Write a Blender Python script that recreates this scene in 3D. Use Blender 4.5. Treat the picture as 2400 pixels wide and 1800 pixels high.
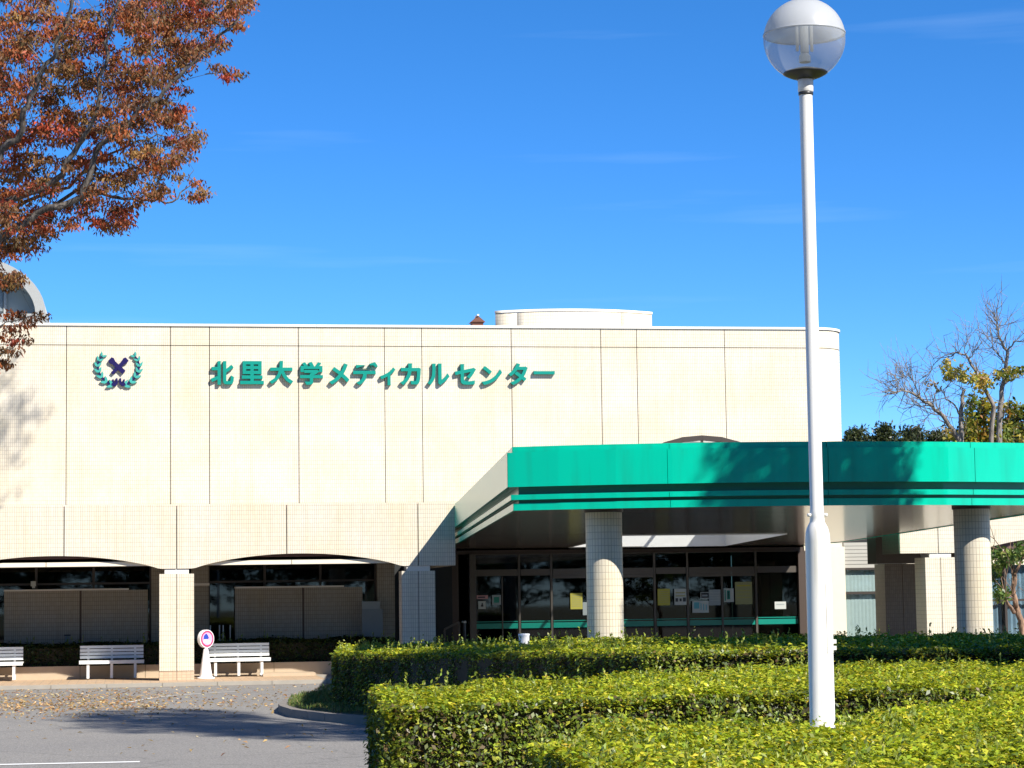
import bpy, math, random
import numpy as np
from mathutils import Vector

# ------------------------------------------------------------------ scene, camera, world, sun
scene = bpy.context.scene
for o in list(bpy.data.objects):
    bpy.data.objects.remove(o)
COL = scene.collection
R = math.radians
FPX, CAMH, YAW, HOR, ROLL, CY = 5339.0, 1.75, R(9.5), 1400.0, math.atan(0.0142), -52.1
PITCH = math.atan((HOR - 900.0) / FPX)

cam_data = bpy.data.cameras.new('camera')
cam = bpy.data.objects.new('camera', cam_data)
COL.objects.link(cam)
cam_data.sensor_fit = 'HORIZONTAL'
cam_data.sensor_width = 36.0
cam_data.lens = FPX / 2400.0 * 36.0
cam_data.clip_start = 0.1
cam_data.clip_end = 3000.0
from mathutils import Matrix
cam.matrix_world = (Matrix.Translation((0, CY, CAMH)) @ Matrix.Rotation(-YAW, 4, 'Z')
                    @ Matrix.Rotation(R(90) + PITCH, 4, 'X') @ Matrix.Rotation(-ROLL, 4, 'Z'))
scene.camera = cam

SUNV = Vector((0.77, -1.0, 1.12)).normalized()          # towards the sun
sun_data = bpy.data.lights.new('sun', 'SUN')
sun_data.energy = 5.0
sun_data.angle = R(0.53)
sun_data.color = (1.0, 0.945, 0.86)
sun = bpy.data.objects.new('sun', sun_data)
COL.objects.link(sun)
sun.rotation_euler = SUNV.to_track_quat('Z', 'Y').to_euler()

world = bpy.data.worlds.new('World')
scene.world = world
world.use_nodes = True
nt = world.node_tree
nt.nodes.clear()
w_out = nt.nodes.new('ShaderNodeOutputWorld')
w_bg = nt.nodes.new('ShaderNodeBackground')
w_sky = nt.nodes.new('ShaderNodeTexSky')
w_sky.sky_type = 'NISHITA'
w_sky.sun_disc = False
w_sky.sun_elevation = math.asin(SUNV.z)
w_sky.sun_rotation = math.atan2(SUNV.x, SUNV.y)
w_sky.altitude = 0.0
w_sky.air_density = 0.5
w_sky.dust_density = 0.0
w_sky.ozone_density = 6.0
w_hs = nt.nodes.new('ShaderNodeHueSaturation')
w_hs.inputs['Hue'].default_value = 0.5
w_hs.inputs['Saturation'].default_value = 1.2
w_hs.inputs['Value'].default_value = 1.05
# thin high cirrus streaks, part of the sky itself
w_tc = nt.nodes.new('ShaderNodeTexCoord')
w_map = nt.nodes.new('ShaderNodeMapping')
w_map.inputs['Scale'].default_value = (2.2, 2.2, 34.0)
w_map.inputs['Rotation'].default_value = (R(1.5), R(-3.5), 0)
w_noise = nt.nodes.new('ShaderNodeTexNoise')
w_noise.inputs['Scale'].default_value = 1.6
w_noise.inputs['Detail'].default_value = 5.0
w_ramp = nt.nodes.new('ShaderNodeValToRGB')
w_ramp.color_ramp.elements[0].position = 0.60
w_ramp.color_ramp.elements[1].position = 0.80
w_ramp.color_ramp.elements[0].color = (0, 0, 0, 1)
w_ramp.color_ramp.elements[1].color = (0.10, 0.10, 0.10, 1)
w_mix = nt.nodes.new('ShaderNodeMix')
w_mix.data_type = 'RGBA'
w_mix.inputs['B'].default_value = (4.5, 5.8, 7.4, 1)
L = nt.links.new
L(w_sky.outputs[0], w_hs.inputs['Color'])
L(w_tc.outputs['Generated'], w_map.inputs['Vector'])
L(w_map.outputs[0], w_noise.inputs['Vector'])
L(w_noise.outputs['Fac'], w_ramp.inputs['Fac'])
L(w_ramp.outputs['Color'], w_mix.inputs['Factor'])
L(w_hs.outputs[0], w_mix.inputs['A'])
L(w_mix.outputs['Result'], w_bg.inputs['Color'])
w_bg.inputs['Strength'].default_value = 0.122
L(w_bg.outputs[0], w_out.inputs['Surface'])

vs = scene.view_settings
vs.view_transform = 'Standard'
vs.look = 'None'
vs.exposure = 0.8
vs.gamma = 1.0
vs.use_curve_mapping = False
scene.cycles.max_bounces = 8
scene.cycles.transparent_max_bounces = 12

rng = np.random.default_rng(7)
random.seed(7)

# ------------------------------------------------------------------ photograph geometry: where a sight line meets the place
_cp, _sp = math.cos(PITCH), math.sin(PITCH)
_fw = np.array([math.sin(YAW), math.cos(YAW), 0.0])
_rt = np.array([math.cos(YAW), -math.sin(YAW), 0.0])
_up = np.array([0, 0, 1.0])
_F = _cp * _fw + _sp * _up
_U = -_sp * _fw + _cp * _up
_O = np.array([0, CY, CAMH])

def ray(x, y):
    u, v = (x - 1200) / FPX, -(y - 900) / FPX
    c, s = math.cos(ROLL), math.sin(ROLL)
    return _F + (u * c + v * s) * _rt + (-u * s + v * c) * _U

def onY(x, y, Y):
    d = ray(x, y)
    return _O + d * ((Y - CY) / d[1])

def onZ(x, y, z):
    d = ray(x, y)
    return _O + d * ((z - CAMH) / d[2])

def atD(x, y, dep):
    return _O + ray(x, y) * dep

# ------------------------------------------------------------------ materials
MATS = {}

def mat(name):
    m = bpy.data.materials.new(name)
    m.use_nodes = True
    n = m.node_tree.nodes
    return m, n, m.node_tree.links.new, n['Principled BSDF']

def plain(name, col, rough=0.6, metal=0.0, spec=0.5, var=0.06, scale=6.0, bump=0.0, bscale=60.0):
    m, n, l, p = mat(name)
    tc = n.new('ShaderNodeTexCoord')
    no = n.new('ShaderNodeTexNoise')
    no.inputs['Scale'].default_value = scale
    no.inputs['Detail'].default_value = 6
    l(tc.outputs['Object'], no.inputs['Vector'])
    mx = n.new('ShaderNodeMix')
    mx.data_type = 'RGBA'
    a = [min(1, c * (1 - var)) for c in col]
    b = [min(1, c * (1 + var)) for c in col]
    mx.inputs['A'].default_value = (*a, 1)
    mx.inputs['B'].default_value = (*b, 1)
    l(no.outputs['Fac'], mx.inputs['Factor'])
    l(mx.outputs['Result'], p.inputs['Base Color'])
    p.inputs['Roughness'].default_value = rough
    p.inputs['Metallic'].default_value = metal
    p.inputs['Specular IOR Level'].default_value = spec
    if bump:
        n2 = n.new('ShaderNodeTexNoise')
        n2.inputs['Scale'].default_value = bscale
        n2.inputs['Detail'].default_value = 4
        l(tc.outputs['Object'], n2.inputs['Vector'])
        bp = n.new('ShaderNodeBump')
        bp.inputs['Strength'].default_value = bump
        bp.inputs['Distance'].default_value = 0.01
        l(n2.outputs['Fac'], bp.inputs['Height'])
        l(bp.outputs[0], p.inputs['Normal'])
    MATS[name] = m
    return m

def tile(name, c1, c2, grout, w=0.05, h=0.10, mortar=0.0042, rough=0.42):
    m, n, l, p = mat(name)
    uv = n.new('ShaderNodeUVMap')
    br = n.new('ShaderNodeTexBrick')
    br.offset = 0.0
    br.squash = 1.0
    br.inputs['Scale'].default_value = 1.0
    br.inputs['Brick Width'].default_value = w
    br.inputs['Row Height'].default_value = h
    br.inputs['Mortar Size'].default_value = mortar
    br.inputs['Mortar Smooth'].default_value = 0.3
    br.inputs['Color1'].default_value = (*c1, 1)
    br.inputs['Color2'].default_value = (*c2, 1)
    br.inputs['Mortar'].default_value = (*grout, 1)
    l(uv.outputs[0], br.inputs['Vector'])
    no = n.new('ShaderNodeTexNoise')
    no.inputs['Scale'].default_value = 0.9
    no.inputs['Detail'].default_value = 5
    l(uv.outputs[0], no.inputs['Vector'])
    rp = n.new('ShaderNodeValToRGB')
    rp.color_ramp.elements[0].position = 0.3
    rp.color_ramp.elements[1].position = 0.72
    rp.color_ramp.elements[0].color = (1.0, 0.945, 0.82, 1)
    rp.color_ramp.elements[1].color = (1, 1, 1, 1)
    l(no.outputs['Fac'], rp.inputs['Fac'])
    # long faint rain streaks
    mp = n.new('ShaderNodeMapping')
    mp.inputs['Scale'].default_value = (7.0, 0.35, 1)
    l(uv.outputs[0], mp.inputs['Vector'])
    n3 = n.new('ShaderNodeTexNoise')
    n3.inputs['Scale'].default_value = 1.0
    n3.inputs['Detail'].default_value = 6
    l(mp.outputs[0], n3.inputs['Vector'])
    rp3 = n.new('ShaderNodeValToRGB')
    rp3.color_ramp.elements[0].position = 0.30
    rp3.color_ramp.elements[1].position = 0.52
    rp3.color_ramp.elements[0].color = (0.955, 0.945, 0.91, 1)
    rp3.color_ramp.elements[1].color = (1, 1, 1, 1)
    l(n3.outputs['Fac'], rp3.inputs['Fac'])
    mx = n.new('ShaderNodeMix'); mx.data_type = 'RGBA'; mx.blend_type = 'MULTIPLY'
    mx.inputs['Factor'].default_value = 1.0
    l(br.outputs['Color'], mx.inputs['A'])
    l(rp.outputs['Color'], mx.inputs['B'])
    mx2 = n.new('ShaderNodeMix'); mx2.data_type = 'RGBA'; mx2.blend_type = 'MULTIPLY'
    mx2.inputs['Factor'].default_value = 1.0
    l(mx.outputs['Result'], mx2.inputs['A'])
    l(rp3.outputs['Color'], mx2.inputs['B'])
    l(mx2.outputs['Result'], p.inputs['Base Color'])
    bp = n.new('ShaderNodeBump')
    bp.invert = True
    bp.inputs['Strength'].default_value = 0.5
    bp.inputs['Distance'].default_value = 0.003
    l(br.outputs['Fac'], bp.inputs['Height'])
    l(bp.outputs[0], p.inputs['Normal'])
    p.inputs['Roughness'].default_value = rough
    MATS[name] = m
    return m

def leafmat(name, rough=0.45, trans=0.35, tint=(1, 1, 1)):
    m, n, l, p = mat(name)
    at = n.new('ShaderNodeAttribute')
    at.attribute_name = 'Col'
    l(at.outputs['Color'], p.inputs['Base Color'])
    p.inputs['Roughness'].default_value = rough
    p.inputs['Specular IOR Level'].default_value = 0.4
    tr = n.new('ShaderNodeBsdfTranslucent')
    mul = n.new('ShaderNodeMix'); mul.data_type = 'RGBA'; mul.blend_type = 'MULTIPLY'
    mul.inputs['Factor'].default_value = 1
    mul.inputs['B'].default_value = (1.25, 1.2, 0.7, 1)
    l(at.outputs['Color'], mul.inputs['A'])
    l(mul.outputs['Result'], tr.inputs['Color'])
    ms = n.new('ShaderNodeMixShader')
    ms.inputs['Fac'].default_value = trans
    l(p.outputs[0], ms.inputs[1])
    l(tr.outputs[0], ms.inputs[2])
    l(ms.outputs[0], n['Material Output'].inputs['Surface'])
    MATS[name] = m
    return m

def glassmat(name, tint=(0.55, 0.62, 0.6), base_reflect=0.06):
    m, n, l, p = mat(name)
    n.remove(p)
    t = n.new('ShaderNodeBsdfTransparent')
    t.inputs['Color'].default_value = (*tint, 1)
    g = n.new('ShaderNodeBsdfGlossy')
    g.inputs['Roughness'].default_value = 0.02
    fr = n.new('ShaderNodeFresnel')
    fr.inputs['IOR'].default_value = 1.5
    ad = n.new('ShaderNodeMath'); ad.operation = 'ADD'
    ad.inputs[1].default_value = base_reflect
    l(fr.outputs[0], ad.inputs[0])
    ge = n.new('ShaderNodeNewGeometry')
    iv = n.new('ShaderNodeMath'); iv.operation = 'SUBTRACT'; iv.inputs[0].default_value = 1.0
    l(ge.outputs['Backfacing'], iv.inputs[1])
    mu = n.new('ShaderNodeMath'); mu.operation = 'MULTIPLY'
    l(ad.outputs[0], mu.inputs[0]); l(iv.outputs[0], mu.inputs[1])
    ms = n.new('ShaderNodeMixShader')
    l(mu.outputs[0], ms.inputs['Fac'])
    l(t.outputs[0], ms.inputs[1])
    l(g.outputs[0], ms.inputs[2])
    l(ms.outputs[0], n['Material Output'].inputs['Surface'])
    MATS[name] = m
    return m

def asphalt(name):
    m, n, l, p = mat(name)
    tc = n.new('ShaderNodeTexCoord')
    n1 = n.new('ShaderNodeTexNoise'); n1.inputs['Scale'].default_value = 55; n1.inputs['Detail'].default_value = 8
    n2 = n.new('ShaderNodeTexNoise'); n2.inputs['Scale'].default_value = 0.35; n2.inputs['Detail'].default_value = 5
    vo = n.new('ShaderNodeTexVoronoi'); vo.inputs['Scale'].default_value = 28
    for q in (n1, n2, vo):
        l(tc.outputs['Object'], q.inputs['Vector'])
    r1 = n.new('ShaderNodeValToRGB')
    r1.color_ramp.elements[0].color = (0.105, 0.100, 0.092, 1)
    r1.color_ramp.elements[1].color = (0.325, 0.312, 0.290, 1)
    r1.color_ramp.elements[0].position = 0.28
    r1.color_ramp.elements[1].position = 0.74
    l(n1.outputs['Fac'], r1.inputs['Fac'])
    r2 = n.new('ShaderNodeValToRGB')
    r2.color_ramp.elements[0].color = (0.82, 0.82, 0.84, 1)
    r2.color_ramp.elements[1].color = (1.12, 1.10, 1.06, 1)
    l(n2.outputs['Fac'], r2.inputs['Fac'])
    mx = n.new('ShaderNodeMix'); mx.data_type = 'RGBA'; mx.blend_type = 'MULTIPLY'; mx.inputs['Factor'].default_value = 1
    l(r1.outputs['Color'], mx.inputs['A']); l(r2.outputs['Color'], mx.inputs['B'])
    # hairline cracks and patched areas
    nd = n.new('ShaderNodeTexNoise'); nd.inputs['Scale'].default_value = 1.2; nd.inputs['Detail'].default_value = 4
    l(tc.outputs['Object'], nd.inputs['Vector'])
    va = n.new('ShaderNodeVectorMath'); va.operation = 'MULTIPLY_ADD'
    va.inputs[1].default_value = (0.9, 0.9, 0.9)
    l(nd.outputs['Color'], va.inputs[0]); l(tc.outputs['Object'], va.inputs[2])
    vc = n.new('ShaderNodeTexVoronoi'); vc.feature = 'DISTANCE_TO_EDGE'; vc.inputs['Scale'].default_value = 0.22
    l(va.outputs[0], vc.inputs['Vector'])
    rc = n.new('ShaderNodeValToRGB')
    rc.color_ramp.elements[0].color = (0.72, 0.72, 0.72, 1); rc.color_ramp.elements[1].color = (1, 1, 1, 1)
    rc.color_ramp.elements[0].position = 0.0; rc.color_ramp.elements[1].position = 0.008
    l(vc.outputs['Distance'], rc.inputs['Fac'])
    mc = n.new('ShaderNodeMix'); mc.data_type = 'RGBA'; mc.blend_type = 'MULTIPLY'; mc.inputs['Factor'].default_value = 1
    l(mx.outputs['Result'], mc.inputs['A']); l(rc.outputs['Color'], mc.inputs['B'])
    l(mc.outputs['Result'], p.inputs['Base Color'])
    p.inputs['Roughness'].default_value = 0.85
    bp = n.new('ShaderNodeBump'); bp.inputs['Strength'].default_value = 0.6; bp.inputs['Distance'].default_value = 0.008
    l(vo.outputs['Distance'], bp.inputs['Height'])
    l(bp.outputs[0], p.inputs['Normal'])
    MATS[name] = m

def soil(name, a, b, scale=9):
    m, n, l, p = mat(name)
    tc = n.new('ShaderNodeTexCoord')
    n1 = n.new('ShaderNodeTexNoise'); n1.inputs['Scale'].default_value = scale; n1.inputs['Detail'].default_value = 9
    l(tc.outputs['Object'], n1.inputs['Vector'])
    r1 = n.new('ShaderNodeValToRGB')
    r1.color_ramp.elements[0].color = (*a, 1); r1.color_ramp.elements[1].color = (*b, 1)
    r1.color_ramp.elements[0].position = 0.35; r1.color_ramp.elements[1].position = 0.68
    l(n1.outputs['Fac'], r1.inputs['Fac'])
    l(r1.outputs['Color'], p.inputs['Base Color'])
    p.inputs['Roughness'].default_value = 0.95
    bp = n.new('ShaderNodeBump'); bp.inputs['Strength'].default_value = 0.8; bp.inputs['Distance'].default_value = 0.03
    l(n1.outputs['Fac'], bp.inputs['Height']); l(bp.outputs[0], p.inputs['Normal'])
    MATS[name] = m

def bark(name, a, b):
    m, n, l, p = mat(name)
    tc = n.new('ShaderNodeTexCoord')
    mp = n.new('ShaderNodeMapping'); mp.inputs['Scale'].default_value = (9, 9, 2.2)
    l(tc.outputs['Object'], mp.inputs['Vector'])
    n1 = n.new('ShaderNodeTexNoise'); n1.inputs['Scale'].default_value = 2.5; n1.inputs['Detail'].default_value = 8
    l(mp.outputs[0], n1.inputs['Vector'])
    r1 = n.new('ShaderNodeValToRGB')
    r1.color_ramp.elements[0].color = (*a, 1); r1.color_ramp.elements[1].color = (*b, 1)
    r1.color_ramp.elements[0].position = 0.33; r1.color_ramp.elements[1].position = 0.66
    l(n1.outputs['Fac'], r1.inputs['Fac']); l(r1.outputs['Color'], p.inputs['Base Color'])
    p.inputs['Roughness'].default_value = 0.9
    bp = n.new('ShaderNodeBump'); bp.inputs['Strength'].default_value = 0.7; bp.inputs['Distance'].default_value = 0.02
    l(n1.outputs['Fac'], bp.inputs['Height']); l(bp.outputs[0], p.inputs['Normal'])
    MATS[name] = m

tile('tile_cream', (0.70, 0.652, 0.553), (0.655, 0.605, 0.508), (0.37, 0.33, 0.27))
tile('tile_inner_shade', (0.36, 0.33, 0.275), (0.32, 0.29, 0.24), (0.14, 0.125, 0.105))  # cream tile darkened: arcade shade painted into the inner screens and pilasters
tile('tile_deep_shade', (0.165, 0.13, 0.10), (0.14, 0.11, 0.085), (0.08, 0.065, 0.05))  # darkest tile copy: shade painted into the inner pier and arcade return
tile('tile_pinkish', (0.60, 0.46, 0.34), (0.55, 0.41, 0.30), (0.33, 0.26, 0.2), w=0.1, h=0.06)
tile('paving_brick', (0.50, 0.36, 0.24), (0.42, 0.30, 0.20), (0.30, 0.25, 0.2), w=0.2, h=0.1, mortar=0.006, rough=0.8)
plain('coping_white', (0.74, 0.71, 0.64), 0.5)
plain('joint_dark', (0.10, 0.07, 0.055), 0.9)
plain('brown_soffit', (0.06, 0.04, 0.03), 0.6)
plain('maroon_beam', (0.10, 0.05, 0.045), 0.6)
plain('dark_frame', (0.07, 0.058, 0.05), 0.4, metal=0.3)
plain('alu_frame', (0.10, 0.088, 0.075), 0.45, metal=0.3)
plain('white_paint', (0.80, 0.80, 0.77), 0.35)
plain('bench_white', (0.74, 0.75, 0.73), 0.4)
plain('cone_white', (0.86, 0.85, 0.87), 0.5)
def polepaint():
    m, n, l, p = mat('lamp_white')
    tc = n.new('ShaderNodeTexCoord')
    mp = n.new('ShaderNodeMapping'); mp.inputs['Scale'].default_value = (28, 28, 1.6)
    l(tc.outputs['Object'], mp.inputs['Vector'])
    n1 = n.new('ShaderNodeTexNoise'); n1.inputs['Scale'].default_value = 1.0; n1.inputs['Detail'].default_value = 8
    l(mp.outputs[0], n1.inputs['Vector'])
    r1 = n.new('ShaderNodeValToRGB')
    r1.color_ramp.elements[0].color = (0.56, 0.54, 0.48, 1); r1.color_ramp.elements[1].color = (0.755, 0.745, 0.71, 1)
    r1.color_ramp.elements[0].position = 0.25; r1.color_ramp.elements[1].position = 0.47
    l(n1.outputs['Fac'], r1.inputs['Fac']); l(r1.outputs['Color'], p.inputs['Base Color'])
    p.inputs['Roughness'].default_value = 0.38
    MATS['lamp_white'] = m
polepaint()
plain('lamp_cap_white', (0.62, 0.64, 0.66), 0.3, var=0.03)
def capglow():
    m = MATS['lamp_cap_white']; n = m.node_tree.nodes; l = m.node_tree.links.new
    t = n.new('ShaderNodeBsdfTranslucent'); t.inputs['Color'].default_value = (0.62, 0.65, 0.68, 1)
    b = n.new('ShaderNodeMixShader'); b.inputs['Fac'].default_value = 0.45
    l(n['Principled BSDF'].outputs[0], b.inputs[1]); l(t.outputs[0], b.inputs[2]); l(b.outputs[0], n['Material Output'].inputs['Surface'])
capglow()
plain('black_metal', (0.025, 0.025, 0.027), 0.4)
def enamel():
    m, n, l, p = mat('green_enamel')
    tc = n.new('ShaderNodeTexCoord')
    mp = n.new('ShaderNodeMapping'); mp.inputs['Scale'].default_value = (5, 5, 0.5)
    l(tc.outputs['Object'], mp.inputs['Vector'])
    n1 = n.new('ShaderNodeTexNoise'); n1.inputs['Scale'].default_value = 1.0; n1.inputs['Detail'].default_value = 7
    l(mp.outputs[0], n1.inputs['Vector'])
    n2 = n.new('ShaderNodeTexNoise'); n2.inputs['Scale'].default_value = 0.5; n2.inputs['Detail'].default_value = 3
    l(tc.outputs['Object'], n2.inputs['Vector'])
    r1 = n.new('ShaderNodeValToRGB')
    r1.color_ramp.elements[0].color = (0.004, 0.395, 0.262, 1); r1.color_ramp.elements[1].color = (0.0, 0.49, 0.325, 1)
    r1.color_ramp.elements[0].position = 0.28; r1.color_ramp.elements[1].position = 0.55
    l(n1.outputs['Fac'], r1.inputs['Fac']); l(r1.outputs['Color'], p.inputs['Base Color'])
    p.inputs['Roughness'].default_value = 0.2
    bp = n.new('ShaderNodeBump'); bp.inputs['Strength'].default_value = 0.12; bp.inputs['Distance'].default_value = 0.02
    l(n2.outputs['Fac'], bp.inputs['Height']); l(bp.outputs[0], p.inputs['Normal'])
    MATS['green_enamel'] = m
enamel()
plain('green_film', (0.006, 0.22, 0.165), 0.3)
plain('green_board', (0.02, 0.16, 0.10), 0.5)
plain('teal_letter', (0.0, 0.235, 0.18), 0.45, spec=0.3)
plain('teal_leaf', (0.05, 0.34, 0.29), 0.4, var=0.25)
plain('navy', (0.012, 0.008, 0.075), 0.35)
plain('letter_side', (0.05, 0.08, 0.08), 0.5)
plain('concrete', (0.33, 0.30, 0.25), 0.85, var=0.15, bump=0.3)
plain('kerb_stone', (0.19, 0.17, 0.15), 0.9, var=0.2, bump=0.4)
plain('line_paint', (0.78, 0.78, 0.75), 0.7, var=0.12, scale=14)
plain('line_worn', (0.52, 0.51, 0.47), 0.8, var=0.3, scale=9)
plain('planter_stone', (0.46, 0.36, 0.25), 0.7, var=0.1)
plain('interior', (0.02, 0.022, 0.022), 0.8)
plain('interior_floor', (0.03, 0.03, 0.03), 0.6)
plain('grey_board', (0.20, 0.23, 0.235), 0.6)
plain('curtain', (0.30, 0.37, 0.36), 0.8, var=0.1)
plain('curtain_blue', (0.12, 0.19, 0.25), 0.8, var=0.1)
plain('siding_grey', (0.42, 0.40, 0.35), 0.6)
plain('plain_cream', (0.76, 0.68, 0.53), 0.6)
plain('paper_white', (0.46, 0.49, 0.46), 0.7, var=0.04)
plain('paper_yellow', (0.44, 0.40, 0.06), 0.7, var=0.05)
plain('paper_cream', (0.34, 0.33, 0.15), 0.7, var=0.05)
plain('paper_grey', (0.29, 0.33, 0.33), 0.7)
plain('paper_blue', (0.10, 0.36, 0.42), 0.7)
plain('paper_pink', (0.55, 0.30, 0.30), 0.7)
plain('ink', (0.03, 0.035, 0.04), 0.7)
plain('ink_green', (0.02, 0.22, 0.16), 0.7)
plain('sign_red', (0.72, 0.05, 0.13), 0.35)
plain('sign_pink', (0.80, 0.36, 0.60), 0.35)
plain('sign_blue', (0.02, 0.06, 0.38), 0.35)
plain('red_tile', (0.13, 0.05, 0.03), 0.7)
plain('vault_white', (0.36, 0.36, 0.335), 0.6)
plain('vault_grey', (0.34, 0.36, 0.33), 0.6)
plain('hedge_core', (0.035, 0.03, 0.015), 0.95, var=0.4, scale=20)
asphalt('asphalt')
soil('lawn_soil', (0.035, 0.05, 0.012), (0.11, 0.12, 0.035))
soil('terrain', (0.05, 0.06, 0.02), (0.12, 0.13, 0.06), 0.8)
bark('bark_grey', (0.10, 0.085, 0.07), (0.30, 0.265, 0.225))
bark('bark_mid', (0.045, 0.038, 0.032), (0.15, 0.13, 0.11))
bark('bark_brown', (0.09, 0.055, 0.035), (0.36, 0.22, 0.14))
bark('bark_dark', (0.05, 0.04, 0.032), (0.16, 0.13, 0.11))
leafmat('leaf', 0.42, 0.32)
leafmat('leaf_dry', 0.6, 0.28)
leafmat('grass_blade', 0.6, 0.2)
glassmat('glass_dark', (0.22, 0.27, 0.26), 0.0)
glassmat('glass_clear', (0.95, 0.97, 0.97), 0.0)
glassmat('glass_globe', (0.86, 0.88, 0.90), 0.0)
def milky(name, amount, col):
    m = MATS[name]; n = m.node_tree.nodes; l = m.node_tree.links.new
    out = n['Material Output']; src = out.inputs['Surface'].links[0].from_socket
    t = n.new('ShaderNodeBsdfTranslucent'); t.inputs['Color'].default_value = (*col, 1)
    d = n.new('ShaderNodeBsdfDiffuse'); d.inputs['Color'].default_value = (*col, 1)
    a = n.new('ShaderNodeMixShader'); a.inputs['Fac'].default_value = 0.5
    l(t.outputs[0], a.inputs[1]); l(d.outputs[0], a.inputs[2])
    b = n.new('ShaderNodeMixShader'); b.inputs['Fac'].default_value = amount
    l(src, b.inputs[1]); l(a.outputs[0], b.inputs[2]); l(b.outputs[0], out.inputs['Surface'])
milky('glass_globe', 0.34, (0.55, 0.56, 0.56))
glassmat('glass_skylight', (0.85, 0.87, 0.87), 0.0)
milky('glass_skylight', 0.35, (0.85, 0.86, 0.86))

# soffit: glossy brown metal panels
def soffitmat():
    m, n, l, p = mat('soffit_panel')
    tc = n.new('ShaderNodeTexCoord')
    mp = n.new('ShaderNodeMapping'); mp.inputs['Scale'].default_value = (0.5, 6.0, 1)
    l(tc.outputs['Object'], mp.inputs['Vector'])
    n1 = n.new('ShaderNodeTexNoise'); n1.inputs['Scale'].default_value = 2.0; n1.inputs['Detail'].default_value = 4
    l(mp.outputs[0], n1.inputs['Vector'])
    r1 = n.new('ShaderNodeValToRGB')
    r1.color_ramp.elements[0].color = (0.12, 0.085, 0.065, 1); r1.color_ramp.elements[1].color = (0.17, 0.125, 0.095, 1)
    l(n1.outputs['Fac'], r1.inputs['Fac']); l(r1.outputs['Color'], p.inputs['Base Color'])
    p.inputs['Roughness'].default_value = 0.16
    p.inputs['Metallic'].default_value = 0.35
    bp = n.new('ShaderNodeBump'); bp.inputs['Strength'].default_value = 0.05; bp.inputs['Distance'].default_value = 0.01
    l(n1.outputs['Fac'], bp.inputs['Height']); l(bp.outputs[0], p.inputs['Normal'])
    MATS['soffit_panel'] = m
soffitmat()

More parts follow.
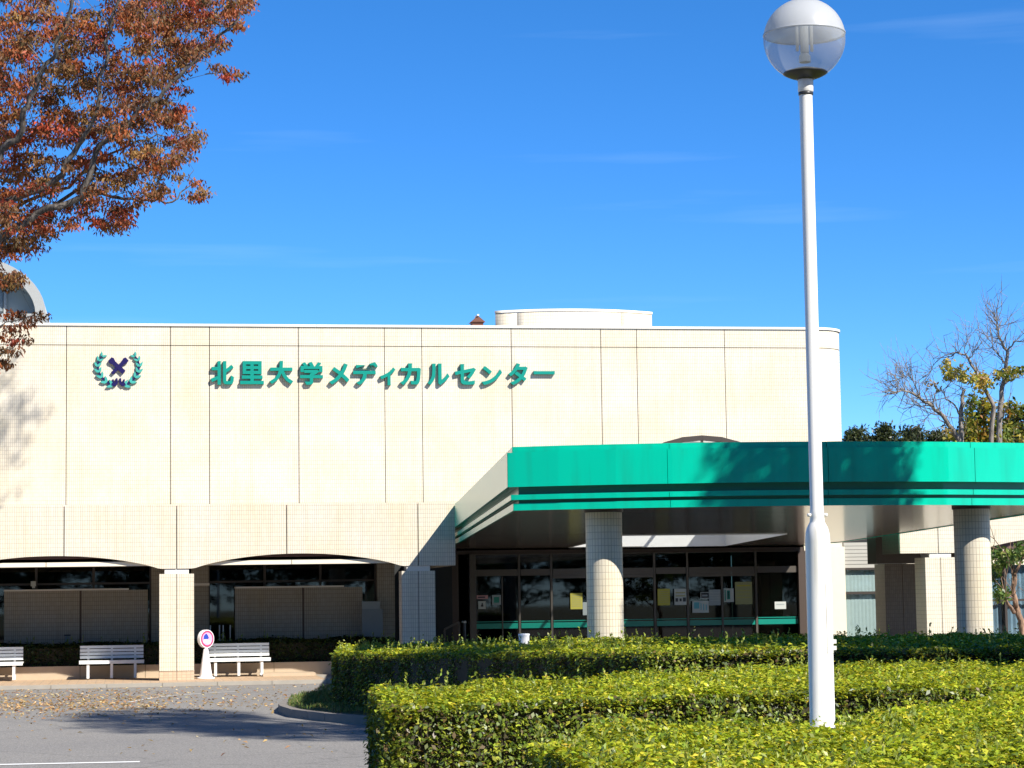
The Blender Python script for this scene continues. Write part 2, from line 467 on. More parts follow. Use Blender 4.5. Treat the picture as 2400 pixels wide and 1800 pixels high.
# ------------------------------------------------------------------ mesh helpers
class MB:
    def __init__(s):
        s.v, s.f, s.uv, s.sm = [], [], [], []

    def face(s, pts, uvs=None, smooth=False):
        b = len(s.v)
        s.v += [tuple(map(float, p)) for p in pts]
        s.f.append(tuple(range(b, b + len(pts))))
        if uvs is None:
            P = [np.array(p, float) for p in pts]
            nrm = np.zeros(3)
            for i in range(len(P)):
                a, c = P[i], P[(i + 1) % len(P)]
                nrm += np.cross(a, c)
            nrm /= (np.linalg.norm(nrm) + 1e-12)
            if abs(nrm[2]) > 0.75:
                uvs = [(p[0], p[1]) for p in P]
            else:
                t = np.array([-nrm[1], nrm[0]]); t /= np.linalg.norm(t)
                uvs = [(float(p[0] * t[0] + p[1] * t[1]), float(p[2])) for p in P]
        s.uv.append(uvs)
        s.sm.append(smooth)

    def prism(s, poly, z0, z1, bottom=True, top=True):
        """vertical extrusion of a ccw plan polygon"""
        n = len(poly)
        for i in range(n):
            a, b = poly[i], poly[(i + 1) % n]
            s.face([(a[0], a[1], z0), (b[0], b[1], z0), (b[0], b[1], z1), (a[0], a[1], z1)])
        if top:
            s.face([(p[0], p[1], z1) for p in poly])
        if bottom:
            s.face([(p[0], p[1], z0) for p in reversed(poly)])
        return s

    def box(s, x0, x1, y0, y1, z0, z1):
        return s.prism([(x0, y0), (x1, y0), (x1, y1), (x0, y1)], z0, z1)

    def slab(s, prof, y0, y1):
        """extrude an (x,z) outline (ccw seen from the front, -y) through y0..y1"""
        n = len(prof)
        s.face([(p[0], y0, p[1]) for p in prof])
        s.face([(p[0], y1, p[1]) for p in reversed(prof)])
        for i in range(n):
            a, b = prof[i], prof[(i + 1) % n]
            s.face([(a[0], y0, a[1]), (a[0], y1, a[1]), (b[0], y1, b[1]), (b[0], y0, b[1])])
        return s

    def bar(s, p, q, w, h=None):
        """square bar from p to q"""
        h = h or w
        p, q = np.array(p, float), np.array(q, float)
        d = q - p; d /= np.linalg.norm(d)
        a = np.cross(d, (0, 0, 1.0))
        if np.linalg.norm(a) < 1e-4:
            a = np.array([1.0, 0, 0])
        a /= np.linalg.norm(a); b = np.cross(a, d)
        c = [a * w / 2 + b * h / 2, -a * w / 2 + b * h / 2, -a * w / 2 - b * h / 2, a * w / 2 - b * h / 2]
        for i in range(4):
            j = (i + 1) % 4
            s.face([p + c[i], p + c[j], q + c[j], q + c[i]])
        s.face([p + c[i] for i in (3, 2, 1, 0)])
        s.face([q + c[i] for i in range(4)])
        return s

    def lathe(s, cx, cy, prof, n=32, smooth=True, a0=0.0, a1=2 * math.pi):
        """prof: list of (r,z) going up; cylinder uv in metres"""
        full = abs(a1 - a0 - 2 * math.pi) < 1e-6
        for k in range(n):
            t0, t1 = a0 + (a1 - a0) * k / n, a0 + (a1 - a0) * (k + 1) / n
            for (r0, z0), (r1, z1) in zip(prof[:-1], prof[1:]):
                P = lambda r, t, z: (cx + r * math.cos(t), cy + r * math.sin(t), z)
                rr = max(r0, r1)
                uvs = [(t0 * rr, z0), (t1 * rr, z0), (t1 * rr, z1), (t0 * rr, z1)]
                if r0 < 1e-5:
                    s.face([P(r0, t0, z0), P(r1, t1, z1), P(r1, t0, z1)], [uvs[0], uvs[2], uvs[3]], smooth)
                elif r1 < 1e-5:
                    s.face([P(r0, t0, z0), P(r0, t1, z0), P(r1, t0, z1)], [uvs[0], uvs[1], uvs[3]], smooth)
                else:
                    s.face([P(r0, t0, z0), P(r0, t1, z0), P(r1, t1, z1), P(r1, t0, z1)], uvs, smooth)
        return s

    def tube(s, pts, rad, n=6):
        pts = [np.array(p, float) for p in pts]
        rings = []
        for i, p in enumerate(pts):
            d = pts[min(i + 1, len(pts) - 1)] - pts[max(i - 1, 0)]
            d /= (np.linalg.norm(d) + 1e-9)
            a = np.cross(d, (0.31, 0.17, 0.93)); a /= (np.linalg.norm(a) + 1e-9)
            b = np.cross(d, a)
            base = len(s.v)
            for k in range(n):
                t = 2 * math.pi * k / n
                s.v.append(tuple(p + rad[i] * (math.cos(t) * a + math.sin(t) * b)))
            rings.append(base)
        for i in range(len(rings) - 1):
            for k in range(n):
                j = (k + 1) % n
                s.f.append((rings[i] + k, rings[i] + j, rings[i + 1] + j, rings[i + 1] + k))
                s.uv.append([(0, 0)] * 4)
                s.sm.append(True)
        return s

def wpos(o):
    p = Vector((0, 0, 0))
    while o is not None:
        p += o.location
        o = o.parent
    return p

def build(name, mb, material, parent=None, base=None, merge=False):
    """link a collected mesh as one object; world coordinates in, local to its thing's base"""
    me = bpy.data.meshes.new(name)
    off = wpos(parent) if parent else Vector(base or (0, 0, 0))
    V = [(x - off.x, y - off.y, z - off.z) for x, y, z in mb.v]
    me.from_pydata(V, [], mb.f)
    uvl = me.uv_layers.new(name='UVMap')
    flat = [c for fu in mb.uv for u in fu for c in u]
    uvl.data.foreach_set('uv', flat)
    me.polygons.foreach_set('use_smooth', mb.sm)
    mats = material if isinstance(material, (list, tuple)) else [material]
    for m_ in mats:
        me.materials.append(MATS[m_])
    if merge or (any(mb.sm) and len(mb.v) < 9000):
        import bmesh
        bm = bmesh.new(); bm.from_mesh(me)
        bmesh.ops.remove_doubles(bm, verts=bm.verts, dist=1e-4)
        bm.to_mesh(me); bm.free()
    me.update()
    o = bpy.data.objects.new(name, me)
    COL.objects.link(o)
    if parent:
        o.parent = parent
    else:
        o.location = off
    return o

def thing(name, loc, label, cat, group=None):
    e = bpy.data.objects.new(name, None)
    e.empty_display_size = 0.2
    COL.objects.link(e)
    e.location = loc
    return tag(e, label, cat, group)

def tag(o, label, cat, group=None):
    o['label'] = label
    o['category'] = cat
    if group:
        o['group'] = group
    return o

def struct(o):
    o['kind'] = 'structure'
    return o

def copy_tree(o, parent=None):
    c = o.copy()
    COL.objects.link(c)
    c.parent = parent
    for ch in list(o.children):
        copy_tree(ch, c)
    return c

def leaves_mesh(name, C, D, N, ln, wd, col, material, parent=None, base=None, stem=False):
    """one mesh of folded rhombic leaves: centres, directions, normals, lengths, widths, colours"""
    n = len(C)
    D = D / (np.linalg.norm(D, axis=1, keepdims=True) + 1e-9)
    S = np.cross(D, N); S /= (np.linalg.norm(S, axis=1, keepdims=True) + 1e-9)
    NN = np.cross(S, D)
    ln = np.broadcast_to(np.asarray(ln, float).reshape(-1, 1), (n, 1))
    wd = np.broadcast_to(np.asarray(wd, float).reshape(-1, 1), (n, 1))
    off = np.array(wpos(parent) if parent else Vector(base or (0, 0, 0)))
    V = np.empty((n, 4, 3))
    V[:, 0] = C - D * ln * 0.5
    V[:, 1] = C + S * wd * 0.5 + NN * wd * 0.18 - D * ln * 0.06
    V[:, 2] = C + D * ln * 0.5 - NN * ln * 0.10
    V[:, 3] = C - S * wd * 0.5 + NN * wd * 0.18 - D * ln * 0.06
    V -= off
    me = bpy.data.meshes.new(name)
    me.vertices.add(4 * n)
    me.loops.add(4 * n)
    me.polygons.add(n)
    me.vertices.foreach_set('co', V.reshape(-1))
    me.loops.foreach_set('vertex_index', np.arange(4 * n, dtype=np.int32))
    me.polygons.foreach_set('loop_start', np.arange(0, 4 * n, 4, dtype=np.int32))
    me.polygons.foreach_set('loop_total', np.full(n, 4, dtype=np.int32))
    ca = me.color_attributes.new('Col', 'FLOAT_COLOR', 'POINT')
    cc = np.ones((n, 4, 4)); cc[:, :, :3] = np.clip(col, 0, 1)[:, None, :]
    ca.data.foreach_set('color', cc.reshape(-1))
    me.materials.append(MATS[material])
    me.update()
    me.validate()
    o = bpy.data.objects.new(name, me)
    COL.objects.link(o)
    if parent:
        o.parent = parent
    else:
        o.location = Vector(off)
    return o

def palette(n, cols, wts, jit=0.15):
    cols = np.array(cols); wts = np.array(wts, float); wts /= wts.sum()
    c = cols[rng.choice(len(cols), n, p=wts)]
    return c * (1 + jit * rng.standard_normal((n, 1))) * (1 + 0.05 * rng.standard_normal((n, 3)))

def unit(n):
    v = rng.standard_normal((n, 3))
    return v / np.linalg.norm(v, axis=1, keepdims=True)

# ================================================================== GROUND
GZ = -0.10
g = MB()
g.face([(-900, -400, -0.13), (900, -400, -0.13), (900, 1500, -0.13), (-900, 1500, -0.13)])
struct(build('ground', g, 'terrain'))
g = MB()
g.face([(-60, -70, GZ), (60, -70, GZ), (60, 1.0, GZ), (-60, 1.0, GZ)])
struct(build('road', g, 'asphalt'))

def strip(name, pts, w, z, m):
    b = MB()
    P = [np.array(p[:2]) for p in pts]
    Lf, Rt = [], []
    for i, p in enumerate(P):
        d = P[min(i + 1, len(P) - 1)] - P[max(i - 1, 0)]
        d /= np.linalg.norm(d)
        nn = np.array([-d[1], d[0]]) * w / 2
        Lf.append(p + nn); Rt.append(p - nn)
    for i in range(len(P) - 1):
        b.face([(*Rt[i], z), (*Rt[i + 1], z), (*Lf[i + 1], z), (*Lf[i], z)])
    return struct(build(name, b, m))

strip('road_line', [(-9, -24.25), (0.09, -24.89)], 0.16, GZ + 0.005, 'line_paint')
strip('road_line', [(-0.05, -8.6), (0.15, -7.8), (0.42, -6.9), (0.76, -6.05), (1.2, -5.4), (1.63, -4.99), (2.1, -4.6)], 0.11, GZ + 0.005, 'line_worn')

# walkway under the arcade with its kerb and gutter
b = MB().box(-40, 4.25, -0.95, 4.2, GZ - 0.02, 0.0)
struct(build('walkway', b, 'paving_brick'))
for k in range(-16, 2):
    x0 = 4.25 - (2 - k) * 2.4
b = MB()
x = 4.25
kerb = thing('walkway_kerb', (-5, -1.05, GZ), 'pale concrete kerb along the walkway in front of the arcade', 'kerb')
while x > -22:
    q = MB().box(x - 1.19, x, -1.10, -0.953, GZ - 0.02, -0.012)
    build('kerb_block', q, 'concrete', kerb)
    x -= 1.2
b = MB().box(4.253, 40, -1.0, 7.8, GZ - 0.02, 0.0)
struct(build('entrance_pavement', b, 'concrete'))
b = MB().box(-22, 4.25, -1.42, -1.105, GZ - 0.02, GZ + 0.006)
struct(build('gutter', b, 'kerb_stone'))

# ================================================================== MAIN BUILDING
bld = thing('hospital_building', (5, 7.8, 0), 'long cream tiled two storey hospital building with arcade and glass entrance', 'building')
YU = 7.8
# upper wall of tiled panels with recessed joints
backing = MB()
backing.box(-22, 18.46, YU + 0.07, YU + 0.4, 3.0, 8.98)
build('wall_backing', backing, 'joint_dark', bld)
upper = MB().box(-22, 18.46, YU + 0.401, YU + 8, 3.0, 8.6)
uw = build('building_core', upper, 'plain_cream', bld)
jx = [-22.0, -18.1, -16.1, -12.5, -10.2, -9.2, -7.0, -4.6, -3.6, -1.69, 0.98, 1.99, 4.32, 6.60, 7.60, 10.02, 12.47, 13.46, 15.91, 18.46]
J = 0.019
for i in range(len(jx) - 1):
    a, c = jx[i] + J / 2, jx[i + 1] - J / 2
    if i == len(jx) - 2:
        c = jx[i + 1]
    build('wall_panel', MB().box(a, c, YU, YU + 0.068, 3.0, 8.43), 'tile_cream', bld)
    build('wall_panel', MB().box(a, c, YU, YU + 0.068, 8.45, 8.945), 'tile_cream', bld)
# rounded right hand corner
CR = 0.95
def corner(z0, z1, r, mtl, name):
    b = MB()
    cx, cy = 18.46, YU + CR
    N = 14
    for k in range(N):
        t0, t1 = -math.pi / 2 + k * math.pi / 2 / N, -math.pi / 2 + (k + 1) * math.pi / 2 / N
        p0 = (cx + r * math.cos(t0), cy + r * math.sin(t0)); p1 = (cx + r * math.cos(t1), cy + r * math.sin(t1))
        u0, u1 = cx + r * (t0 + math.pi / 2), cx + r * (t1 + math.pi / 2)
        b.face([(*p0, z0), (*p1, z0), (*p1, z1), (*p0, z1)], [(u0, z0), (u1, z0), (u1, z1), (u0, z1)], True)
        b.face([(*p0, z1), (*p1, z1), (cx, cy, z1)])
    b.face([(cx + r, cy, z0), (cx + r, cy + 9, z0), (cx + r, cy + 9, z1), (cx + r, cy, z1)])
    b.face([(cx, cy, z1), (cx + r, cy, z1), (cx + r, cy + 9, z1), (cx, cy + 9, z1)])
    return build(name, b, mtl, bld)
corner(3.0, 8.43, CR, 'tile_cream', 'corner_wall')
corner(8.43, 8.45, CR - 0.03, 'joint_dark', 'corner_joint')
corner(8.45, 8.945, CR, 'tile_cream', 'corner_wall')
corner(8.947, 9.01, CR + 0.035, 'coping_white', 'corner_coping')
x = -22.0
while x < 18.4:
    x1 = min(x + 3.35, 18.46)
    build('coping', MB().box(x + 0.002, x1 - 0.002, YU - 0.035, YU + 0.45, 8.947, 9.01), 'coping_white', bld)
    x = x1

# rooftop drum (curved screen wall)
drum = MB()
cx, cyd, Rd = 12.95, 18.0, 4.7
A0, A1 = -math.pi / 2 - 0.53, -math.pi / 2 + 0.53
def drum_piece(a0, a1, z0, z1, r, m, name, par):
    b = MB()
    N = max(2, int((a1 - a0) / 0.05))
    for k in range(N):
        t0, t1 = a0 + (a1 - a0) * k / N, a0 + (a1 - a0) * (k + 1) / N
        P = lambda rr, t, z: (cx + rr * math.cos(t), cyd + rr * math.sin(t), z)
        b.face([P(r, t0, z0), P(r, t1, z0), P(r, t1, z1), P(r, t0, z1)], [(t0 * r, z0), (t1 * r, z0), (t1 * r, z1), (t0 * r, z1)], True)
        b.face([P(r, t0, z1), P(r, t1, z1), P(r - .5, t1, z1), P(r - .5, t0, z1)])
    for t, sg in ((a0, 1), (a1, -1)):
        q = [P(r, t, z0), P(r, t, z1), P(r - .5, t, z1), P(r - .5, t, z0)]
        b.face(q if sg > 0 else q[::-1])
    return build(name, b, m, par)
dr = build('rooftop_screen', MB().box(cx - 2.2, cx + 2.2, 14.3, 18, 8.61, 9.9), 'plain_cream', bld)
cuts = [A0, A0 + 0.145, A1 - 0.24, A1]
for i in range(3):
    drum_piece(cuts[i] + 0.001, cuts[i + 1] - 0.001, 8.6, 10.12, Rd, 'tile_cream', 'screen_panel', dr)
drum_piece(A0 - 0.002, A1 + 0.002, 10.122, 10.19, Rd + 0.015, 'plain_cream', 'screen_coping', dr)
# small roof vent
v = MB()
v.box(9.60, 9.92, 12.0, 12.4, 8.6, 9.62)
ve = build('roof_vent', v, 'red_tile', bld)
v = MB().slab([(9.55, 9.622), (9.97, 9.622), (9.76, 9.80)], 11.95, 12.45)
build('vent_cap', v, 'red_tile', ve)
v = MB().slab([(9.735, 9.79), (9.785, 9.79), (9.785, 9.835), (9.735, 9.835)], 11.9, 12.45)
build('ridge', v, 'coping_white', ve)

# ---- left arcade
PIER = [-15.48, -9.99, -4.5, 0.99, 6.48]
def archz(X, p0=0.99, bay=5.49, zb=2.50, rise=0.315, flat=0.39):
    k = (X - p0) % bay
    d = k - bay / 2
    h = bay / 2 - flat
    if abs(d) >= h:
        return zb
    return zb + rise * (1 - (d / h) ** 2) ** 0.85
arc_j = [-15.48, -12.9, -9.99, -7.4, -4.5, -1.51, 0.99, 3.47, 6.48, 7.35]
arc = build('arcade_beam', MB().box(-15.48, 7.30, 0.16, 0.40, 2.75, 3.93), 'maroon_beam', bld)
for i in range(len(arc_j) - 1):
    a, c = arc_j[i] + 0.011, arc_j[i + 1] - 0.011
    n = max(2, int((c - a) / 0.1))
    bot = [(a + (c - a) * k / n, archz(a + (c - a) * k / n) if c < 6.5 or True else 2.5) for k in range(n + 1)]
    if i == len(arc_j) - 2:
        bot = [(a, 2.5), (c, 2.5)]
    # faces split in vertical strips so the tile print stays regular
    b = MB()
    y0, y1, zt = 0.0, 0.075, 3.955
    for k in range(len(bot) - 1):
        (xa, za), (xb, zb_) = bot[k], bot[k + 1]
        b.face([(xa, y0, za), (xb, y0, zb_), (xb, y0, zt), (xa, y0, zt)])
        b.face([(xb, y1, zb_), (xa, y1, za), (xa, y1, zt), (xb, y1, zt)])
        b.face([(xa, y0, za), (xa, y1, za), (xb, y1, zb_), (xb, y0, zb_)])
    b.face([(a, y0, zt), (c, y0, zt), (c, y1, zt), (a, y1, zt)])
    b.face([(a, y1, bot[0][1]), (a, y0, bot[0][1]), (a, y0, zt), (a, y1, zt)])
    b.face([(c, y0, bot[-1][1]), (c, y1, bot[-1][1]), (c, y1, zt), (c, y0, zt)])
    build('arcade_panel', b, 'tile_cream', arc)
build('arcade_end', MB().box(7.303, 7.352, 0.078, 4.2, 2.5, 3.95), 'tile_cream', arc)
for i in range(len(PIER) - 1):
    a, c = PIER[i] + 0.42, PIER[i + 1] - 0.42
    m_ = (a + c) / 2 - 0.15
    for p, q in ((a, m_ - 0.008), (m_ + 0.008, c)):
        build('lintel_strip', MB().box(p, q, 0.082, 0.155, 2.575, 2.672), 'plain_cream', arc)
build('arcade_roof', MB().box(-15.5, 7.30, 0.402, YU - 0.002, 3.72, 3.92), 'concrete', bld)
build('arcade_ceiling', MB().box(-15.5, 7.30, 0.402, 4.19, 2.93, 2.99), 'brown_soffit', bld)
build('arcade_flank', MB().box(-15.7, -15.5, 0.0, YU, 0.0, 3.95), 'plain_cream', bld)

def pier(px, y0, y1, half, zt, zneck, par, mtl='tile_cream', basez=0.20):
    t = build('pier', MB().box(px - half + 0.03, px + half - 0.03, y0 + 0.012, y1, 0.0, zt - 0.01), 'joint_dark', par)
    for a, c in ((px - half, px - 0.008), (px + 0.008, px + half)):
        build('pier_panel', MB().box(a, c, y0, y1 + 0.003, basez + 0.012, zt), mtl, t)
        build('pier_base', MB().box(a - 0.004, c + 0.004, y0 - 0.006, y1 + 0.006, 0.0, basez), 'tile_pinkish' if mtl == 'tile_cream' else mtl, t)
    if zneck:
        build('pier_neck', MB().box(px - half + 0.115, px + half - 0.115, y0 + 0.006, y1 - 0.1, zt + 0.002, zneck), 'coping_white', t)
    return t
for px in PIER:
    pier(px, 0.02, 0.60, 0.385, 2.385, 2.499, bld)

# inner wall of the arcade: dark glass, tiled low panels, pilasters
build('arcade_inner_floor', MB().box(-15.5, 7.30, 4.6, 12.0, 0.0, 0.02), 'interior_floor', bld)
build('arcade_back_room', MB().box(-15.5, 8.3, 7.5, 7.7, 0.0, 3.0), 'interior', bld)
YI = 4.2
for i in range(len(PIER) - 1):
    a, c = PIER[i], PIER[i + 1]
    gl = build('window_frame', MB().box(a + 0.85, c - 0.55, YI - 0.02, YI + 0.04, 2.62, 2.70), 'dark_frame', bld)
    xs = np.linspace(a + 0.85, c - 0.55, 4)
    for k in range(3):
        build('window_pane', MB().box(xs[k] + 0.03, xs[k + 1] - 0.03, YI + 0.005, YI + 0.017, 0.02, 2.615), 'glass_dark', gl)
    for xx in xs:
        build('mullion', MB().box(xx - 0.028, xx + 0.028, YI - 0.02, YI + 0.04, 0.0, 2.618), 'dark_frame', gl)
    build('transom', MB().box(a + 0.88, c - 0.58, YI - 0.018, YI + 0.002, 2.20, 2.25), 'dark_frame', gl)
    # low tiled screen standing before the glass
    l0 = a + 1.48
    l1 = c - 0.91 if i != 2 else 0.37
    mid = (l0 + l1) / 2 + 0.1
    scr = build('low_screen', MB().box(l0 + 0.02, l1 - 0.02, YI - 0.30, YI - 0.10, 0.0, 2.05), 'joint_dark', bld)
    for p, q in ((l0, mid - 0.02), (mid + 0.02, l1)):
        build('screen_panel', MB().box(p, q, YI - 0.33, YI - 0.09, 0.0, 2.06), 'tile_inner_shade', scr)
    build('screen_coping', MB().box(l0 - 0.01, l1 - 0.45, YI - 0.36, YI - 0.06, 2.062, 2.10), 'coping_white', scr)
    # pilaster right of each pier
    pl = build('pilaster', MB().box(a + 0.42, a + 0.84, YI - 0.24, YI + 0.1, 0.0, 2.14), 'tile_inner_shade', bld)
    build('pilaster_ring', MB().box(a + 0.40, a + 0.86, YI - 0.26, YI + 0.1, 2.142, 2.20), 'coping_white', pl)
    build('pilaster_head', MB().box(a + 0.42, a + 0.84, YI - 0.24, YI + 0.1, 2.202, 2.92), 'tile_inner_shade', pl)
    build('pilaster', MB().box(c - 0.53, c - 0.10, YI - 0.24, YI + 0.1, 0.0, 2.92), 'tile_inner_shade', bld)

# planter behind the benches
pw = thing('arcade_planter', (-2, 2.25, 0), 'low tan planter kerb running behind the benches under the arcade', 'planter')
x = 6.3
while x > -15:
    build('planter_stone', MB().box(x - 1.49, x, 2.25, 2.39, 0.0, 0.30), 'planter_stone', pw)
    x -= 1.5
build('planter_soil', MB().box(-15.2, 6.3, 2.391, 3.80, 0.0, 0.24), 'lawn_soil', pw)
build('planter_step', MB().box(3.0, 4.22, 1.45, 2.24, 0.0, 0.07), 'planter_stone', pw)

# ---- entrance glazing
YE = 7.8
ent = build('entrance_frame', MB().box(7.9, 18.0, YE, YE + 0.10, 2.90, 3.40), 'brown_soffit', bld)
def mull(x, w=0.055, z0=0.0, z1=2.9, m='alu_frame'):
    build('mullion', MB().box(x - w / 2, x + w / 2, YE - 0.03, YE + 0.06, z0, z1), m, ent)
build('entrance_jamb', MB().box(7.95, 8.48, YE - 0.25, YE + 0.3, 0.0, 2.899), 'brown_soffit', bld)
build('entrance_jamb', MB().box(8.78, 8.95, YE - 0.22, YE + 0.1, 0.0, 2.899), 'alu_frame', bld)
build('entrance_jamb', MB().box(17.80, 18.0, YE - 0.12, YE + 0.1, 0.0, 2.899), 'brown_soffit', bld)
for x_ in (10.14, 11.01, 13.82, 14.73, 16.63):
    mull(x_)
mull(9.68, 0.03, 0.0, 2.30)
mull(15.68, 0.05, 0.0, 2.24)
mull(12.4, 0.05, 0.0, 2.24)
for a, c in ((8.98, 10.10), (10.18, 10.97), (11.05, 13.78), (13.86, 14.69), (14.77, 16.59), (16.67, 17.79)):
    build('transom', MB().box(a, c, YE - 0.05, YE + 0.07, 2.32, 2.49), 'alu_frame', ent)
    build('door_pane', MB().box(a, c, YE + 0.01, YE + 0.022, 0.02, 2.318), 'glass_dark', ent)
    build('transom_pane', MB().box(a, c, YE + 0.01, YE + 0.022, 2.492, 2.88), 'glass_dark', ent)
    build('head_rail', MB().box(a, c, YE - 0.02, YE + 0.05, 2.88, 2.90), 'alu_frame', ent)
    build('green_stripe', MB().box(a + 0.004, c - 0.004, YE - 0.006, YE + 0.004, 0.93, 1.07), 'green_film', ent)
    build('green_stripe', MB().box(a + 0.004, c - 0.004, YE - 0.006, YE + 0.004, 1.10, 1.125), 'green_film', ent)
build('door_head', MB().box(14.77, 16.59, YE - 0.06, YE + 0.0, 2.235, 2.315), 'alu_frame', ent)
build('door_head', MB().box(11.05, 13.78, YE - 0.06, YE + 0.0, 2.235, 2.315), 'alu_frame', ent)
# lobby behind the glass
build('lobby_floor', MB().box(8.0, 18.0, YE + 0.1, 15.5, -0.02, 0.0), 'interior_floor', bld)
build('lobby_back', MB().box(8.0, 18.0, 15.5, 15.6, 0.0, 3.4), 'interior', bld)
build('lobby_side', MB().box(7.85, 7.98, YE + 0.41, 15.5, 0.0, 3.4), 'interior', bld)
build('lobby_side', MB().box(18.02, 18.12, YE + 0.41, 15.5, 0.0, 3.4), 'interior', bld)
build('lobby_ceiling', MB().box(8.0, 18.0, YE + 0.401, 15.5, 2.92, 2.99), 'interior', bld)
build('information_board', MB().box(16.85, 17.62, YE + 0.25, YE + 0.29, 0.75, 2.28), 'green_board', bld)

# wall right of the entrance, window bay, right wing
build('end_wall', MB().box(18.0, 19.14, YE - 0.02, YE + 0.35, 0.0, 3.0), 'plain_cream', bld)
win = build('bay_window', MB().box(19.14, 20.9, YE + 0.12, YE + 0.30, 0.0, 0.3), 'plain_cream', bld)
for k in range(7):
    z = 2.42 + k * 0.1
    build('louvre', MB().box(19.145, 20.9, YE + 0.06 + 0.0, YE + 0.10, z, z + 0.088), 'siding_grey', win)
build('window_rail', MB().box(19.145, 20.9, YE + 0.02, YE + 0.10, 2.36, 2.415), 'dark_frame', win)
build('window_rail', MB().box(19.145, 20.9, YE + 0.02, YE + 0.10, 1.70, 1.775), 'dark_frame', win)
build('window_pane', MB().box(19.145, 20.9, YE + 0.06, YE + 0.072, 0.32, 1.698), 'glass_clear', win)
build('window_pane', MB().box(19.145, 20.9, YE + 0.06, YE + 0.072, 1.777, 2.358), 'glass_clear', win)
cb = MB()
for k in range(34):
    x0 = 19.15 + k * 0.052
    ya = YE + 0.14 + (0.005 if k % 2 else 0.0); yb = YE + 0.14 + (0.0 if k % 2 else 0.005)
    cb.face([(x0, ya, 0.3), (x0 + 0.052, yb, 0.3), (x0 + 0.052, yb, 2.4), (x0, ya, 2.4)])
build('curtain', cb, 'curtain', win)
build('bay_back', MB().box(18.6, 30, YE + 0.36, YE + 8, 0.0, 3.5), 'interior', bld)
build('right_wing_wall', MB().box(20.9, 34, YE + 0.02, YE + 0.35, 2.45, 3.6), 'plain_cream', bld)
build('right_wing_wall', MB().box(20.9, 34, YE + 0.02, YE + 0.35, 0.0, 0.5), 'plain_cream', bld)
xx = 20.95
while xx < 33:
    w_ = build('wing_window', MB().box(xx, xx + 0.07, YE + 0.06, YE + 0.2, 0.5, 2.45), 'dark_frame', bld)
    build('window_pane', MB().box(xx + 0.07, xx + 1.35, YE + 0.1, YE + 0.112, 0.5, 2.45), 'glass_clear', w_)
    cb = MB()
    for k in range(18):
        x0 = xx + 0.08 + k * 0.07
        ya = YE + 0.22 + (0.03 if k % 2 else 0.0); yb = YE + 0.22 + (0.0 if k % 2 else 0.03)
        cb.face([(x0, ya, 0.5), (x0 + 0.07, yb, 0.5), (x0 + 0.07, yb, 2.45), (x0, ya, 2.45)])
    build('curtain', cb, 'curtain_blue', w_)
    build('window_rail', MB().box(xx + 0.07, xx + 1.35, YE + 0.05, YE + 0.099, 1.45, 1.51), 'dark_frame', w_)
    xx += 1.38

# ---- right arcade: band, piers, roof
RA = build('right_arcade_beam', MB().box(18.06, 32, 0.1, 1.3, 2.75, 3.93), 'maroon_beam', bld)
def rz(X):
    d = abs(X - 22.15)
    return 2.66 if d > 2.35 else 2.66 + 0.36 * (1 - (d / 2.35) ** 2)
rj = [18.02, 18.98, 21.9, 25.3, 28.6, 32]
for i in range(len(rj) - 1):
    a, c = rj[i] + 0.009, rj[i + 1] - 0.009
    n = max(2, int((c - a) / 0.15))
    b = MB()
    for k in range(n):
        xa, xb = a + (c - a) * k / n, a + (c - a) * (k + 1) / n
        za, zb_ = rz(xa), rz(xb)
        b.face([(xa, 0, za), (xb, 0, zb_), (xb, 0, 3.95), (xa, 0, 3.95)])
        b.face([(xa, 0, za), (xa, .099, za), (xb, .099, zb_), (xb, 0, zb_)])
        b.face([(xb, .099, zb_), (xa, .099, za), (xa, .099, 3.95), (xb, .099, 3.95)])
    b.face([(a, 0, 3.95), (c, 0, 3.95), (c, .099, 3.95), (a, .099, 3.95)])
    b.face([(a, .099, rz(a)), (a, 0, rz(a)), (a, 0, 3.95), (a, .099, 3.95)])
    build('arcade_panel', b, 'tile_cream', RA)
build('arcade_return', MB().box(18.022, 18.058, 0.1, 1.3, 2.66, 3.95), 'tile_deep_shade', RA)
build('right_arcade_roof', MB().box(18.1, 32, 1.302, 4.0, 3.6, 3.93), 'brown_soffit', bld)
pier(19.03, 0.02, 0.75, 0.385, 2.555, 2.66, bld)
pier(25.2, 0.02, 0.75, 0.385, 2.555, 2.66, bld)
pier(19.45, 4.0, 4.8, 0.47, 2.465, None, bld, 'tile_deep_shade')
build('inner_beam', MB().box(18.5, 21.5, 3.2, 3.9, 2.47, 3.59), 'brown_soffit', bld)

# ================================================================== ENTRANCE CANOPY
can = thing('entrance_canopy', (10, -8, 0), 'large green curved entrance canopy on round tiled columns', 'canopy')
LE = [(7.95, 7.72), (7.33, -0.02), (5.48, -18.82)]
FR = [(6.19, -19.122), (7.0, -19.399), (7.8, -19.606), (8.6, -19.75), (9.4, -19.834), (10.3, -19.859), (11.2, -19.81), (12.0, -19.703), (13.4, -19.369), (14.72, -18.866)]
RE = [(15.2, -15.0), (16.15, -8.5), (16.95, -3.2), (18.0, 4.0), (18.05, 7.72)]
OUT = LE + FR + RE

def inset(poly, d):
    n = len(poly)
    out = []
    for i in range(n):
        p0, p1, p2 = np.array(poly[i - 1]), np.array(poly[i]), np.array(poly[(i + 1) % n])
        d1 = (p1 - p0) / np.linalg.norm(p1 - p0); d2 = (p2 - p1) / np.linalg.norm(p2 - p1)
        n1 = np.array([-d1[1], d1[0]]); n2 = np.array([-d2[1], d2[0]])
        m_ = n1 + n2
        m_ /= np.dot(m_, n1)
        q = p1 + m_ * d
        if p1[1] > 7.6:
            q[1] = p1[1]
        out.append(tuple(q))
    return out
